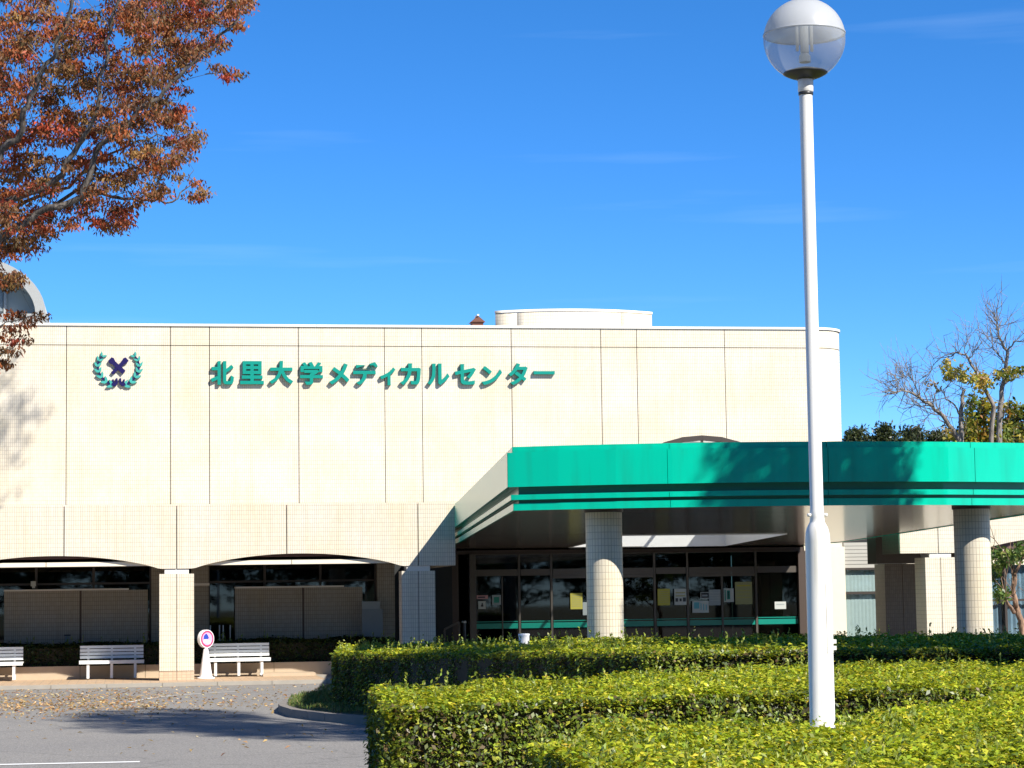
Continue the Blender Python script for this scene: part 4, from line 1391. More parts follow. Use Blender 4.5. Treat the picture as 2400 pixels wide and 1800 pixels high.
# ================================================================== FAR VAULTED BUILDING, LEFT
ann = thing('vaulted_building', (-8, 45, 0), 'far white building with a curved vaulted roof at the left edge', 'building')
def vault(rx, rzv, y0, y1, zc, xc, th, m, name, n=24):
    b = MB()
    for k in range(n):
        t0, t1 = math.pi * k / n, math.pi * (k + 1) / n
        o0, o1 = (xc + rx * math.cos(t0), zc + rzv * math.sin(t0)), (xc + rx * math.cos(t1), zc + rzv * math.sin(t1))
        i0, i1 = (xc + (rx - th) * math.cos(t0), zc + (rzv - th) * math.sin(t0)), (xc + (rx - th) * math.cos(t1), zc + (rzv - th) * math.sin(t1))
        b.face([(o0[0], y0, o0[1]), (o0[0], y1, o0[1]), (o1[0], y1, o1[1]), (o1[0], y0, o1[1])], smooth=True)
        b.face([(i1[0], y0, i1[1]), (i1[0], y1, i1[1]), (i0[0], y1, i0[1]), (i0[0], y0, i0[1])], smooth=True)
        b.face([(i0[0], y0, i0[1]), (o0[0], y0, o0[1]), (o1[0], y0, o1[1]), (i1[0], y0, i1[1])])
    return build(name, b, m, ann)
er = onY(109, 742, 45)
vz, vx = er[2], er[0]
RV = 3.4
vault(RV, 2.45, 44.0, 56.0, vz, vx - RV, 0.42, 'vault_white', 'vault_roof')
b = MB()
pts = [(vx - RV + (RV - .42) * math.cos(t), vz + 2.03 * math.sin(t)) for t in np.linspace(0, math.pi, 21)]
b.face([(p[0], 45.0, p[1]) for p in pts])
build('gable_wall', b, 'vault_grey', ann)
for k in range(-2, 3):
    xm = vx - RV + k * 0.85
    build('gable_mullion', MB().box(xm - 0.06, xm + 0.06, 44.85, 44.99, vz, vz + 1.8 - abs(k) * 0.4), 'vault_white', ann)
    if k < 2:
        build('gable_window', MB().box(xm + 0.1, xm + 0.75, 44.9, 44.98, vz + 0.2, vz + 1.1), 'grey_board', ann)
build('lower_wall', MB().box(vx - 2 * RV, vx, 44.0, 56.0, 0.0, vz - 0.002), 'vault_white', ann)

# ================================================================== HEDGES
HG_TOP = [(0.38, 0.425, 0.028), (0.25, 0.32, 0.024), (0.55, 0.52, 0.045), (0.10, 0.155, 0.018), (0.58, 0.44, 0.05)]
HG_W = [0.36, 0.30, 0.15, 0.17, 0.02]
HG_SIDE_SHADE = [(0.13, 0.18, 0.020), (0.06, 0.095, 0.014), (0.33, 0.36, 0.038), (0.13, 0.09, 0.03)]  # side leaves coloured darker, painting in the self-shade of the hedge faces
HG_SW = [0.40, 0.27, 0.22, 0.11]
def hedge(name, front, back, zb, label, ln, dens_top, dens_side, sprigs, top_cols=HG_TOP, top_w=HG_W, side_cols=HG_SIDE_SHADE, side_w=HG_SW, bump=0.05, sides=('front', 'left', 'right', 'back'), core_in=0.09, group=None):
    """front/back: matching lists of (x,y,ztop)"""
    F = np.array(front, float); B = np.array(back, float)
    base = (float((F[:, 0].mean() + B[:, 0].mean()) / 2), float((F[:, 1].mean() + B[:, 1].mean()) / 2), zb)
    e = thing(name, base, label, 'hedge', group)
    # woody core
    b = MB()
    n = len(F)
    def sh(P, Q):
        d = Q - P; d[2] = 0; d /= (np.linalg.norm(d) + 1e-9)
        r = P + d * core_in; r[2] = P[2] - core_in * 0.8
        return r
    f2 = [sh(F[i].copy(), B[i].copy()) for i in range(n)]; b2 = [sh(B[i].copy(), F[i].copy()) for i in range(n)]
    for arr in (f2, b2):
        d = arr[1] - arr[0]; d /= np.linalg.norm(d); arr[0] = arr[0] + d * core_in
        d = arr[-2] - arr[-1]; d /= np.linalg.norm(d); arr[-1] = arr[-1] + d * core_in
    for i in range(n - 1):
        b.face([f2[i], f2[i + 1], b2[i + 1], b2[i]])
        b.face([(f2[i][0], f2[i][1], zb), (f2[i + 1][0], f2[i + 1][1], zb), f2[i + 1], f2[i]])
        b.face([(b2[i + 1][0], b2[i + 1][1], zb), (b2[i][0], b2[i][1], zb), b2[i], b2[i + 1]])
    b.face([(b2[0][0], b2[0][1], zb), (f2[0][0], f2[0][1], zb), f2[0], b2[0]])
    b.face([(f2[-1][0], f2[-1][1], zb), (b2[-1][0], b2[-1][1], zb), b2[-1], f2[-1]])
    build('branch_core', b, 'hedge_core', e)
    Cs, Ds, Ns, Ls, Cl = [], [], [], [], []
    def wav(P):
        return bump * (np.sin(P[:, 0] * 3.1 + P[:, 1] * 1.3) * 0.5 + np.sin(P[:, 0] * 7.7 - P[:, 1] * 5.1) * 0.35 + np.sin(P[:, 1] * 9.3 + P[:, 0] * 2.2) * 0.3)
    def patch(P00, P10, P11, P01, dens, nrm, top):
        a = np.linalg.norm(np.cross(P10 - P00, P01 - P00)) / 2 + np.linalg.norm(np.cross(P11 - P10, P11 - P01)) / 2
        k = int(a * dens)
        if k < 1:
            return
        u, v = rng.random((k, 1)), rng.random((k, 1))
        P = P00 * (1 - u) * (1 - v) + P10 * u * (1 - v) + P11 * u * v + P01 * (1 - u) * v
        nn = np.broadcast_to(nrm, (k, 3))
        dep = rng.random((k, 1)) ** 1.6 * (0.08 if top else 0.13)
        P = P - nn * dep + nn * wav(P)[:, None] + nn * (rng.random((k, 1)) < 0.08) * rng.random((k, 1)) * 0.06
        if top:
            # rounded shoulders
            ed = np.minimum(np.minimum(v, 1 - v), 1.0)
        N_ = (nn + 0.55 * unit(k)) if top else (nn * 0.45 + np.array([0, 0, 0.75]) + 0.6 * unit(k)); N_ /= np.linalg.norm(N_, axis=1, keepdims=True)
        D_ = unit(k) + nn * (0.35 if top else 0.25) + np.array([0, 0, 0.25])
        D_ -= N_ * np.sum(D_ * N_, axis=1, keepdims=True) * 0.8
        # patches of lighter new growth
        Cs.append(P); Ds.append(D_); Ns.append(N_)
        Ls.append(ln * (0.5 + 1.0 * rng.random(k) ** 1.3))
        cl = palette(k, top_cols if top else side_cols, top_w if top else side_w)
        pn = 0.5 + 0.5 * np.sin(P[:, 0] * 1.9 + 1.7 * np.sin(P[:, 1] * 1.3)) * np.sin(P[:, 1] * 2.3 + P[:, 2] * 4)
        cl *= (0.82 + 0.34 * pn)[:, None]
        Cl.append(cl)
    up_ = np.array([0, 0, 1.0])
    def outn(P, Q):
        d = Q - P; m_ = np.array([d[1], -d[0], 0]); return m_ / np.linalg.norm(m_)
    for i in range(n - 1):
        patch(F[i], F[i + 1], B[i + 1], B[i], dens_top, up_, True)
        lo = lambda p: np.array([p[0], p[1], zb])
        if 'front' in sides:
            patch(lo(F[i]), lo(F[i + 1]), F[i + 1], F[i], dens_side, outn(F[i], F[i + 1]), False)
        if 'back' in sides:
            patch(lo(B[i + 1]), lo(B[i]), B[i], B[i + 1], dens_side * 0.35, outn(B[i + 1], B[i]), False)
    lo = lambda p: np.array([p[0], p[1], zb])
    if 'left' in sides:
        patch(lo(B[0]), lo(F[0]), F[0], B[0], dens_side, outn(B[0], F[0]), False)
    if 'right' in sides:
        patch(lo(F[-1]), lo(B[-1]), B[-1], F[-1], dens_side * 0.5, outn(F[-1], B[-1]), False)
    # upright shoots
    for k in range(sprigs):
        i = rng.integers(0, n - 1); u, v = rng.random(), rng.random()
        P = (F[i] * (1 - u) + F[i + 1] * u) * (1 - v) + (B[i] * (1 - u) + B[i + 1] * u) * v
        hgt = ln * (1.2 + 2.6 * rng.random() ** 2)
        m_ = int(5 + hgt / ln * 2)
        t = rng.random((m_, 1))
        lean = np.array([rng.normal(0, .25), rng.normal(0, .25), 1.0])
        Cs.append(P + t * hgt * lean + 0.010 * unit(m_)); Ds.append(unit(m_) * 0.7 + lean * 0.9); Ns.append(unit(m_))
        Ls.append(ln * (0.5 + 0.5 * rng.random(m_)))
        Cl.append(palette(m_, [(0.30, 0.33, 0.05), (0.20, 0.27, 0.04), (0.36, 0.40, 0.12)], [1, 1, .6]))
    C, D, N_, Ln, Cc = map(np.concatenate, (Cs, Ds, Ns, Ls, Cl))
    o = leaves_mesh('foliage', C, D, N_, Ln, Ln * 0.52, Cc, 'leaf', e)
    return e

def LZ(x, Zd, z):
    """point seen in photo column x at view depth Zd, height z"""
    lat = (x - 1200) / FPX * Zd
    p = _O + _fw * Zd + _rt * lat
    return (p[0], p[1], z)

# nearest hedge, round the lamp
fD = [(1.93, -42.6, 1.0), (2.6, -42.9, 1.0), (3.6, -42.7, 1.0), (5.0, -42.0, 1.0), (6.8, -41.0, 1.0), (8.6, -40.0, 1.0)]
bD = [(1.95, -40.75, 1.0), (2.69, -39.1, 1.0), (3.5, -39.25, 1.0), (4.46, -38.65, 1.0), (6.29, -36.5, 1.0), (8.4, -34.5, 1.0)]
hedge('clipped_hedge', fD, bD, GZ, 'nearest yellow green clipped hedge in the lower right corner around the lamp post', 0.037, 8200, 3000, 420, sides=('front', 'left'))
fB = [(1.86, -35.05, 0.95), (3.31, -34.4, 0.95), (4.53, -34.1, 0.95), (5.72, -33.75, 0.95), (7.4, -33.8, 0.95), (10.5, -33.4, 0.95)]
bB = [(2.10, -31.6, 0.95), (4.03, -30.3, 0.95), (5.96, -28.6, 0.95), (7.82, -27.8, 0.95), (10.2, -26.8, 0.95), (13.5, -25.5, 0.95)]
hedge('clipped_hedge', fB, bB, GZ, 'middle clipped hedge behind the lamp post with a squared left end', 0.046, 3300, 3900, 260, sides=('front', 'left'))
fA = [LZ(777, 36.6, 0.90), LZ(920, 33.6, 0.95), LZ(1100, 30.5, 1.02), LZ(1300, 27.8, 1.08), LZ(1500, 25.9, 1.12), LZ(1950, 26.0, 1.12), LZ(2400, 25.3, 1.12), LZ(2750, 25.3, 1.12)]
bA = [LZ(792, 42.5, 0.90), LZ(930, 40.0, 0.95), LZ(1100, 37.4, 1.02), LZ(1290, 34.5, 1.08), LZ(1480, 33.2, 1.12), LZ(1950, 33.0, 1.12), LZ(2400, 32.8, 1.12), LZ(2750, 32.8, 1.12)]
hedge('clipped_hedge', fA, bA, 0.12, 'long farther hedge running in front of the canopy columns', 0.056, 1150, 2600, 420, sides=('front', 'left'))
# shaded hedge behind the benches
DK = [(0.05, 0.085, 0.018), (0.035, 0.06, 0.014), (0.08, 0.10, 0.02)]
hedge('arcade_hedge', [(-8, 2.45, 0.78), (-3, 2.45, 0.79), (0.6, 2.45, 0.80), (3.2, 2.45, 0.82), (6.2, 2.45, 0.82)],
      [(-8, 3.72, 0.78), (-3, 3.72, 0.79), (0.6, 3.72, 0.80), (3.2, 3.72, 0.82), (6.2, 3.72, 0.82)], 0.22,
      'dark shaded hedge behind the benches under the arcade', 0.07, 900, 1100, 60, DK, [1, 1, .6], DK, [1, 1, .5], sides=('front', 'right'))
# hedge at the far right behind the round column
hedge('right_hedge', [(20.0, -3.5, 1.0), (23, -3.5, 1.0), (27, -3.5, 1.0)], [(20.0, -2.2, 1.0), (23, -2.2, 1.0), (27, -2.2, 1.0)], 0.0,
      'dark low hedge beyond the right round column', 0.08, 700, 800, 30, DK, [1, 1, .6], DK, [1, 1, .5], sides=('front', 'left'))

# ---- traffic island with kerb and grass under the farther hedge
isl = [(2.42, -13.4), (2.40, -14.2), (2.50, -15.5), (2.9, -17.0), (3.45, -18.2), (4.3, -20.6), (5.0, -23.2), (6.2, -25.8), (9, -27.2), (14, -28.2), (20, -26), (20, -20.4), (8.5, -20.2), (6.5, -18.0), (5.4, -10.5), (4.9, -7.0), (4.2, -6.3), (3.75, -7.7), (3.0, -10.4), (2.62, -11.8)]
def ccw(P):
    a = sum(P[i][0] * P[(i + 1) % len(P)][1] - P[(i + 1) % len(P)][0] * P[i][1] for i in range(len(P)))
    return P if a > 0 else P[::-1]
isl = ccw(isl)
def insetp(poly, d):
    n = len(poly); out = []
    for i in range(n):
        p0, p1, p2 = np.array(poly[i - 1]), np.array(poly[i]), np.array(poly[(i + 1) % n])
        d1 = (p1 - p0) / np.linalg.norm(p1 - p0); d2 = (p2 - p1) / np.linalg.norm(p2 - p1)
        m_ = np.array([-d1[1] - d2[1], d1[0] + d2[0]]); m_ /= np.linalg.norm(m_)
        out.append(tuple(p1 + m_ * d))
    return out
kb = thing('island_kerb', (2.5, -14, GZ), 'dark stone kerb round the grass traffic island', 'kerb')
ii = insetp(isl, 0.14)
for i in range(len(isl)):
    a, c, a2, c2 = isl[i], isl[(i + 1) % len(isl)], ii[i], ii[(i + 1) % len(isl)]
    nseg = max(1, int(round(math.dist(a, c) / 0.9)))
    for k in range(nseg):
        t0, t1 = k / nseg + 0.004, (k + 1) / nseg - 0.004
        L_ = lambda p, q, t: (p[0] + (q[0] - p[0]) * t, p[1] + (q[1] - p[1]) * t)
        build('kerb_block', MB().prism([L_(a, c, t0), L_(a, c, t1), L_(a2, c2, t1), L_(a2, c2, t0)], GZ - 0.02, 0.03), 'kerb_stone', kb)
cen = np.array([4.6, -14.5])
b = MB()
i3 = insetp(isl, 1.1)
for i in range(len(ii)):
    j = (i + 1) % len(ii)
    b.face([(*ii[i], 0.015), (*ii[j], 0.015), (*i3[j], 0.12), (*i3[i], 0.12)])
b.face([(p[0], p[1], 0.12) for p in i3])
struct(build('island_lawn', b, 'lawn_soil'))
# beds under the nearer hedges
for nm, poly in (('hedge_bed', [(1.7, -35.3), (10.5, -33.8), (13.5, -25.2), (2.0, -31.3)]), ('hedge_bed', [(1.75, -42.9), (8.8, -40.4), (8.6, -34.2), (1.8, -39.0)])):
    struct(build(nm, MB().prism(poly, GZ - 0.02, GZ + 0.05), 'lawn_soil'))
# grass
n = 26000
GX = []
poly = np.array(insetp(isl, 0.16))
def inside(P, poly):
    x_, y_ = P[:, 0], P[:, 1]; r = np.zeros(len(P), bool); j = len(poly) - 1
    for i in range(len(poly)):
        xi, yi, xj, yj = *poly[i], *poly[j]
        r ^= ((yi > y_) != (yj > y_)) & (x_ < (xj - xi) * (y_ - yi) / (yj - yi + 1e-12) + xi); j = i
    return r
P = np.column_stack([rng.uniform(2.3, 6.2, 3 * n), rng.uniform(-21, -6, 3 * n)])
P = P[inside(P, poly)][:n]
m_ = len(P)
edge = np.clip(np.min([np.hypot(P[:, 0] - q[0], P[:, 1] - q[1]) for q in poly], axis=0), 0, 1)
zz = 0.02 + 0.10 * np.clip(edge, 0, 1)
C = np.column_stack([P, zz + 0.03])
D = np.column_stack([rng.normal(0, .45, m_), rng.normal(0, .45, m_), np.ones(m_)])
o = leaves_mesh('grass', C, D, unit(m_), rng.uniform(.05, .12, m_), rng.uniform(.008, .016, m_), palette(m_, [(0.10, 0.17, 0.03), (0.16, 0.19, 0.05), (0.24, 0.20, 0.09)], [1, .7, .35]), 'grass_blade')
tag(o, 'short green grass on the tip of the traffic island', 'grass'); o['kind'] = 'stuff'

# ================================================================== TREES
def spray(C0, n, rad, droop, ln, cols, wts, store, flat=0.8, mixb=0.6):
    """a tuft of hanging leaves round a twig end"""
    P = C0 + unit(n) * (rad * rng.random((n, 1)) ** 0.6) * np.array([1, 1, flat])
    D = unit(n) * 0.7 + (P - C0) / (rad + 1e-6) * 0.4 + np.array([0, 0, -droop])
    store[0].append(P); store[1].append(D); store[2].append(unit(n) + np.array([0, 0, 0.4]))
    store[3].append(ln * (0.7 + 0.6 * rng.random(n)))
    base = palette(1, cols, wts, 0.12)[0]
    c = palette(n, cols, wts, 0.18) * (1 - mixb) + base * mixb
    store[4].append(c)

def finish_leaves(store, material, parent, wr=0.4, name='crown'):
    C, D, N_, Ln, Cc = map(np.concatenate, store)
    return leaves_mesh(name, C, D, N_, Ln, Ln * wr, Cc, material, parent)

def curve(p, q, sag, n=6, jit=0.0):
    p, q = np.array(p, float), np.array(q, float)
    out = []
    off = rng.normal(0, jit, 3)
    for i in range(n + 1):
        t = i / n
        out.append(p * (1 - t) + q * t + (np.array([0, 0, sag]) + off) * math.sin(math.pi * t))
    return out

# ---- red brown tree at the left
RZ = 46.5
RED = [(0.27, 0.072, 0.024), (0.165, 0.080, 0.034), (0.42, 0.115, 0.028), (0.11, 0.074, 0.028), (0.40, 0.055, 0.026), (0.29, 0.17, 0.055)]
REDW = [0.26, 0.24, 0.18, 0.13, 0.08, 0.11]
K1 = 3.456
def k1(a, b_): return (a / K1, b_ / K1)
def k2(a, b_): return (a / K1, 450 + b_ / K1)
sil = [k1(-300, -300), k1(330, -300), k1(400, 130), k1(560, 160), k1(600, -300), k1(760, -300), k1(760, 250), k1(880, 200), k1(900, -300), k1(2150, -300), k1(2040, 0), k1(1990, 110), k1(1880, 330), k1(1750, 420), k1(1620, 500),
       k1(1590, 640), k1(1580, 780), k1(1490, 900), k1(1440, 1040), k1(1610, 1060), k1(1630, 1200), k1(1470, 1300), k1(1360, 1380), k1(1240, 1420), k1(1380, 1480), k1(1380, 1600), k1(1200, 1640),
       k2(1160, 130), k2(1000, 270), k2(880, 360), k2(720, 390), k2(560, 340), k2(480, 420), k2(330, 490), k2(200, 550), k2(170, 640), k2(150, 740), k2(50, 810), k2(-300, 840)]
tufts = [k1(1760, 560), k1(1850, 590), k1(1930, 610), k1(1830, 640), k1(1460, 1450), k1(1590, 1490), k1(1660, 1560), k1(1560, 1600), k1(1620, 1610),
         k2(60, 1000), k2(150, 1010), k2(250, 1040), k2(330, 1010), k2(200, 1090), k2(90, 1120), k2(0, 1180), k2(120, 1220), k2(200, 1200), k2(30, 1290), k2(110, 1300), k2(0, 1380), k2(50, 1400), k2(-60, 1420), k2(-100, 1250), k2(-100, 1050)]
tr = thing('red_leaf_tree', (0, 0, 0), 'large tree with rusty red autumn leaves filling the upper left', 'tree')
trunk0 = np.array(LZ(-420, RZ, GZ))
tr.location = Vector(trunk0)
wood = MB()
T0 = trunk0; T1 = np.array(atD(-395, 1000, RZ)); T2 = np.array(atD(-360, 760, RZ))
wood.tube([T0, T0 + (T1 - T0) * .1, T0 * .5 + T1 * .5, T1, T2], [0.42, 0.31, 0.27, 0.24, 0.2], 12)
nodes = []        # (point, radius)
def limb(pix, r0, r1, d0=0.0, d1=0.0, start=None):
    pts = []
    for i, (x_, y_) in enumerate(pix):
        t = i / (len(pix) - 1)
        pts.append(np.array(atD(x_, y_, RZ + d0 + (d1 - d0) * t)))
    if start is not None:
        pts = [np.array(start)] + pts
    # resample with a little wander
    out, rad = [], []
    for i in range(len(pts) - 1):
        for k in range(4):
            t = k / 4
            out.append(pts[i] * (1 - t) + pts[i + 1] * t + rng.normal(0, .035, 3) * (1 if i + k else 0))
    out.append(pts[-1])
    rad = list(np.linspace(r0 * 0.64, r1 * 0.75, len(out)))
    wood.tube(out, rad, 7)
    for p_, r_ in zip(out, rad):
        nodes.append((p_, r_))
limb([(-180, 640), k1(0, 1260), k1(170, 1040), k1(250, 800), k1(420, 440), k1(560, 120), k1(640, -200), k1(700, -500)], 0.15, 0.02, -1.6, -2.8, T2)
limb([(-150, 690), k1(0, 1650), k1(470, 1470), k1(640, 1180), k1(740, 1010), k1(870, 520), k1(890, 200), k1(1000, -150), k1(1200, -700)], 0.13, 0.02, -1.2, -2.2, T2)
limb([(-150, 700), k2(60, 330), k2(300, 180), k2(650, 40), k1(820, 1210), k1(1020, 1000), k1(1230, 820), k1(1420, 640), k1(1650, 430), k1(1900, 170), k1(2050, -80), k1(2300, -500)], 0.14, 0.02, -1.2, -1.8, T2)
limb([(-120, 730), k2(0, 430), k2(250, 190), k2(640, 10), k1(1000, 1610), k1(1230, 1630), k1(1420, 1600), k1(1530, 1510), k1(1570, 1380)], 0.10, 0.008, 0.8, 1.8, T2)
limb([(-150, 700), k2(100, 120), k1(560, 1500), k1(900, 1230), k1(1200, 1130), k1(1500, 1080)], 0.09, 0.012, 1.6, 2.6, T2)
limb([(-260, 500), (-200, 200), (-60, -100), (60, -400), (150, -700)], 0.14, 0.03, 0.5, 1.0, T2)
limb([(-420, 500), (-520, 150), (-600, -200), (-700, -600)], 0.14, 0.03, 0.5, 1.5, T2)
limb([(-480, 620), (-700, 400), (-950, 150), (-1200, -150)], 0.12, 0.03, -0.5, -1.5, T2)
limb([(-150, 800), (-60, 790), (20, 760), (80, 740)], 0.05, 0.006, -1.0, -1.6, T1 * .3 + T2 * .7)
limb([(-150, 860), (-60, 850), (10, 830), (45, 800)], 0.05, 0.006, -0.6, -1.2, T1 * .4 + T2 * .6)
silA = np.array(sil)
store = [[], [], [], [], []]
def cluster(x_, y_, dz, nl, rad, ln):
    c = np.array(atD(x_, y_, RZ + dz))
    # twig to the closest limb point
    best = min(nodes, key=lambda q: np.linalg.norm(q[0] - c) + 0.6 * max(0, q[0][2] - c[2]))
    dd = np.linalg.norm(best[0] - c)
    wood.tube(curve(best[0], c, 0.06 * dd, 4, 0.04 * dd), list(np.linspace(min(best[1] * .6, 0.006 + 0.006 * dd), 0.004, 5)), 4)
    if dd > 0.5 and len(nodes) < 900:
        nodes.append(((best[0] + c) / 2 + np.array([0, 0, 0.06 * dd]), 0.012))
    spray(c, nl, rad, 0.85, ln, RED, REDW, store, 0.5, 0.72)
cnt = 0
while cnt < 860:
    x_, y_ = rng.uniform(-60, 600), rng.uniform(-60, 700)
    if not inside(np.array([[x_, y_]]), silA)[0]:
        continue
    # ragged inside: let sky show through irregular gaps
    gapn = math.sin(x_ * .019 + y_ * .009 + 1.3) * math.sin(y_ * .046 - x_ * .012 + .4) + 0.6 * math.sin(x_ * .045 + y_ * .071)
    if gapn > 0.55 and rng.random() < .9:
        continue
    cluster(x_, y_, rng.normal(0, 1.5), int(rng.integers(40, 78)), rng.uniform(.2, .42), 0.10)
    cnt += 1
for (x_, y_) in tufts:
    cluster(x_, y_, rng.normal(-0.6, .7), 66, 0.24, 0.10)
# the crown goes on above and to the left of the picture
cnt = 0
while cnt < 420:
    x_, y_ = rng.uniform(-1500, 560), rng.uniform(-780, 700)
    if x_ > -60 and y_ > -60:
        continue
    if ((x_ + 430) / 1080) ** 2 + ((y_ + 40) / 740) ** 2 > 1:
        continue
    cluster(x_, y_, rng.normal(0, 2.6), 30, 0.42, 0.14)
    cnt += 1
# high side branch whose shadow falls on the upper wall
hs = []
for (sx_, sy_) in ((30, 930), (60, 985), (15, 1010), (90, 975), (50, 1045), (10, 1150), (-20, 900), (-30, 1000)):
    wp = onY(sx_, sy_, YU)
    hs.append(wp + np.array(SUNV) * (11.5 / abs(SUNV.y)))
limb([(-150, -60), (150, -620), (420, -800)], 0.10, 0.04, 3.0, 5.0, nodes[0][0])
lp = nodes[-1][0]
wood.tube(curve(lp, hs[0], 0.3, 6, 0.1), list(np.linspace(.04, .012, 7)), 6)
for p_, r_ in [(hs[0], .012)]:
    nodes.append((p_, r_))
for h in hs:
    wood.tube(curve(hs[0], h, 0.05, 4, 0.05), [0.012, .01, .008, .006, .004], 4)
    for q in range(4):
        spray(h + rng.normal(0, .22, 3), 22, 0.25, 0.6, 0.11, RED, REDW, store)
build('trunk', wood, 'bark_mid', tr)
finish_leaves(store, 'leaf_dry', tr, 0.40)

# ---- generic broadleaf tree
def tree(name, base, H, spread, label, cols, wts, nclus, nl, ln, rad, group=None, barkm='bark_grey', lean=(0, 0), low=0.4, r0=0.2, leafm='leaf', droop=0.25, flat=0.75, sparse=0, squash=(1, 1)):
    e = thing(name, tuple(base), label, 'tree', group)
    base = np.array(base, float)
    w = MB()
    top = base + np.array([lean[0], lean[1], H * 0.8])
    tk = curve(base, top, 0, 8, 0.12)
    rad_t = list(np.linspace(r0, r0 * 0.18, 9))
    w.tube(tk, rad_t, 9)
    nd = [(p, r) for p, r in zip(tk[3:], rad_t[3:])]
    lim = []
    nlimb = 7 + int(spread)
    for k in range(nlimb):
        t = low + (1 - low) * (k + rng.random()) / nlimb * 0.85
        p = base + (top - base) * t
        a = k * 2.4 + rng.random()
        L_ = spread * (1.0 - 0.45 * (t - low)) * rng.uniform(.7, 1.0)
        q = p + np.array([math.cos(a) * L_ * squash[0], math.sin(a) * L_ * squash[1], L_ * rng.uniform(.35, .8)])
        cv = curve(p, q, 0.12 * L_, 6, 0.08 * L_)
        rr = list(np.linspace(r0 * (0.5 - 0.25 * t), 0.02, 7))
        w.tube(cv, rr, 6)
        nd += list(zip(cv[1:], rr[1:]))
    stt = [[], [], [], [], []]
    cz = base[2] + H * (low + (1.0 - low) * 0.55); hz = H * (1 - low) * 0.55
    for k in range(nclus):
        d = unit(1)[0] * rng.random() ** 0.38
        c = np.array([base[0] + lean[0] * .8 + d[0] * spread * squash[0], base[1] + lean[1] * .8 + d[1] * spread * squash[1], cz + d[2] * hz])
        bst = min(nd, key=lambda q: np.linalg.norm(q[0] - c))
        dd = np.linalg.norm(bst[0] - c)
        w.tube(curve(bst[0], c, .05 * dd, 3, .05 * dd), list(np.linspace(min(bst[1] * .7, .008 + .01 * dd), .004, 4)), 4)
        if k % (sparse + 1) == 0:
            spray(c, nl, rad, droop, ln, cols, wts, stt)
    build('trunk', w, barkm, e)
    finish_leaves(stt, leafm, e, 0.5)
    return e
GRN = [(0.06, 0.10, 0.02), (0.10, 0.14, 0.025), (0.04, 0.07, 0.018)]
AUT = [(0.20, 0.22, 0.03), (0.40, 0.33, 0.035), (0.10, 0.15, 0.022), (0.34, 0.13, 0.03)]
# trees standing right of the view; their shadows cross the canopy, hedges and road
def LT(lat, Zd): p = _O + _fw * Zd + _rt * lat; return (p[0], p[1], GZ)
tree('street_tree', (15.55, -27.2, GZ), 13.4, 1.3, 'narrow broadleaf tree right of the view whose shadow falls on the green canopy', AUT, [1, .6, 1, .3], 200, 44, 0.15, 0.36, 'street trees outside the right edge', low=0.72, r0=0.17)
tree('street_tree', (16.3, -30.3, GZ), 11.0, 4.7, 'low broad tree right of the view shading the far hedge', AUT, [1, .6, 1, .3], 680, 64, 0.20, 0.55, 'street trees outside the right edge', low=0.30, r0=0.22)
tree('street_tree', (11.6, -34.6, GZ), 18.0, 4.2, 'tall broadleaf tree right of the view shading the road', AUT, [1, .6, 1, .3], 260, 36, 0.14, 0.40, 'street trees outside the right edge', low=0.82, r0=0.2, squash=(0.30, 1.0), lean=(0.5, 5.0))
tree('street_tree', (13.3, -32.9, GZ), 16.4, 1.9, 'slim tall tree right of the view shading the road by the hedge', AUT, [1, .6, 1, .3], 190, 36, 0.14, 0.42, 'street trees outside the right edge', low=0.78, r0=0.18)
tree('courtyard_tree', (23.6, 5.2, 0.0), 6.2, 1.1, 'small leafy tree in the courtyard beyond the right arcade', AUT, [1, .6, 1, .3], 26, 24, 0.12, 0.28, None, low=0.5, r0=0.08)
# unseen tree belt added behind the viewer to darken glass reflections and shade
bt = tree('added_tree', (-6, -82, GZ), 20.0, 6.0, 'round unseen tree added far behind the viewer to darken reflections', GRN, [1, 1, 1], 230, 28, 0.6, 1.3, 'added trees behind the viewer', low=0.08, r0=0.3)
for k, (bx, by) in enumerate(((3, -84), (12, -81), (21, -83), (30, -80), (39, -82), (-15, -81), (-24, -84), (-33, -80), (48, -76), (-42, -76), (57, -70), (-51, -70))):
    o = copy_tree(bt)
    o.location = (bx, by, GZ)
    o.rotation_euler = (0, 0, k * 1.3)
for k, bx in enumerate(range(-40, 60, 7)):
    o = copy_tree(bt)
    o.location = (bx, -73 + (k % 3), GZ)
    o.rotation_euler = (0, 0, k * 2.1)
    o.scale = (0.9, 0.9, 0.42)
    o['label'] = 'low unseen tree added behind the viewer to darken reflections'
    o['group'] = 'added low trees behind the viewer'

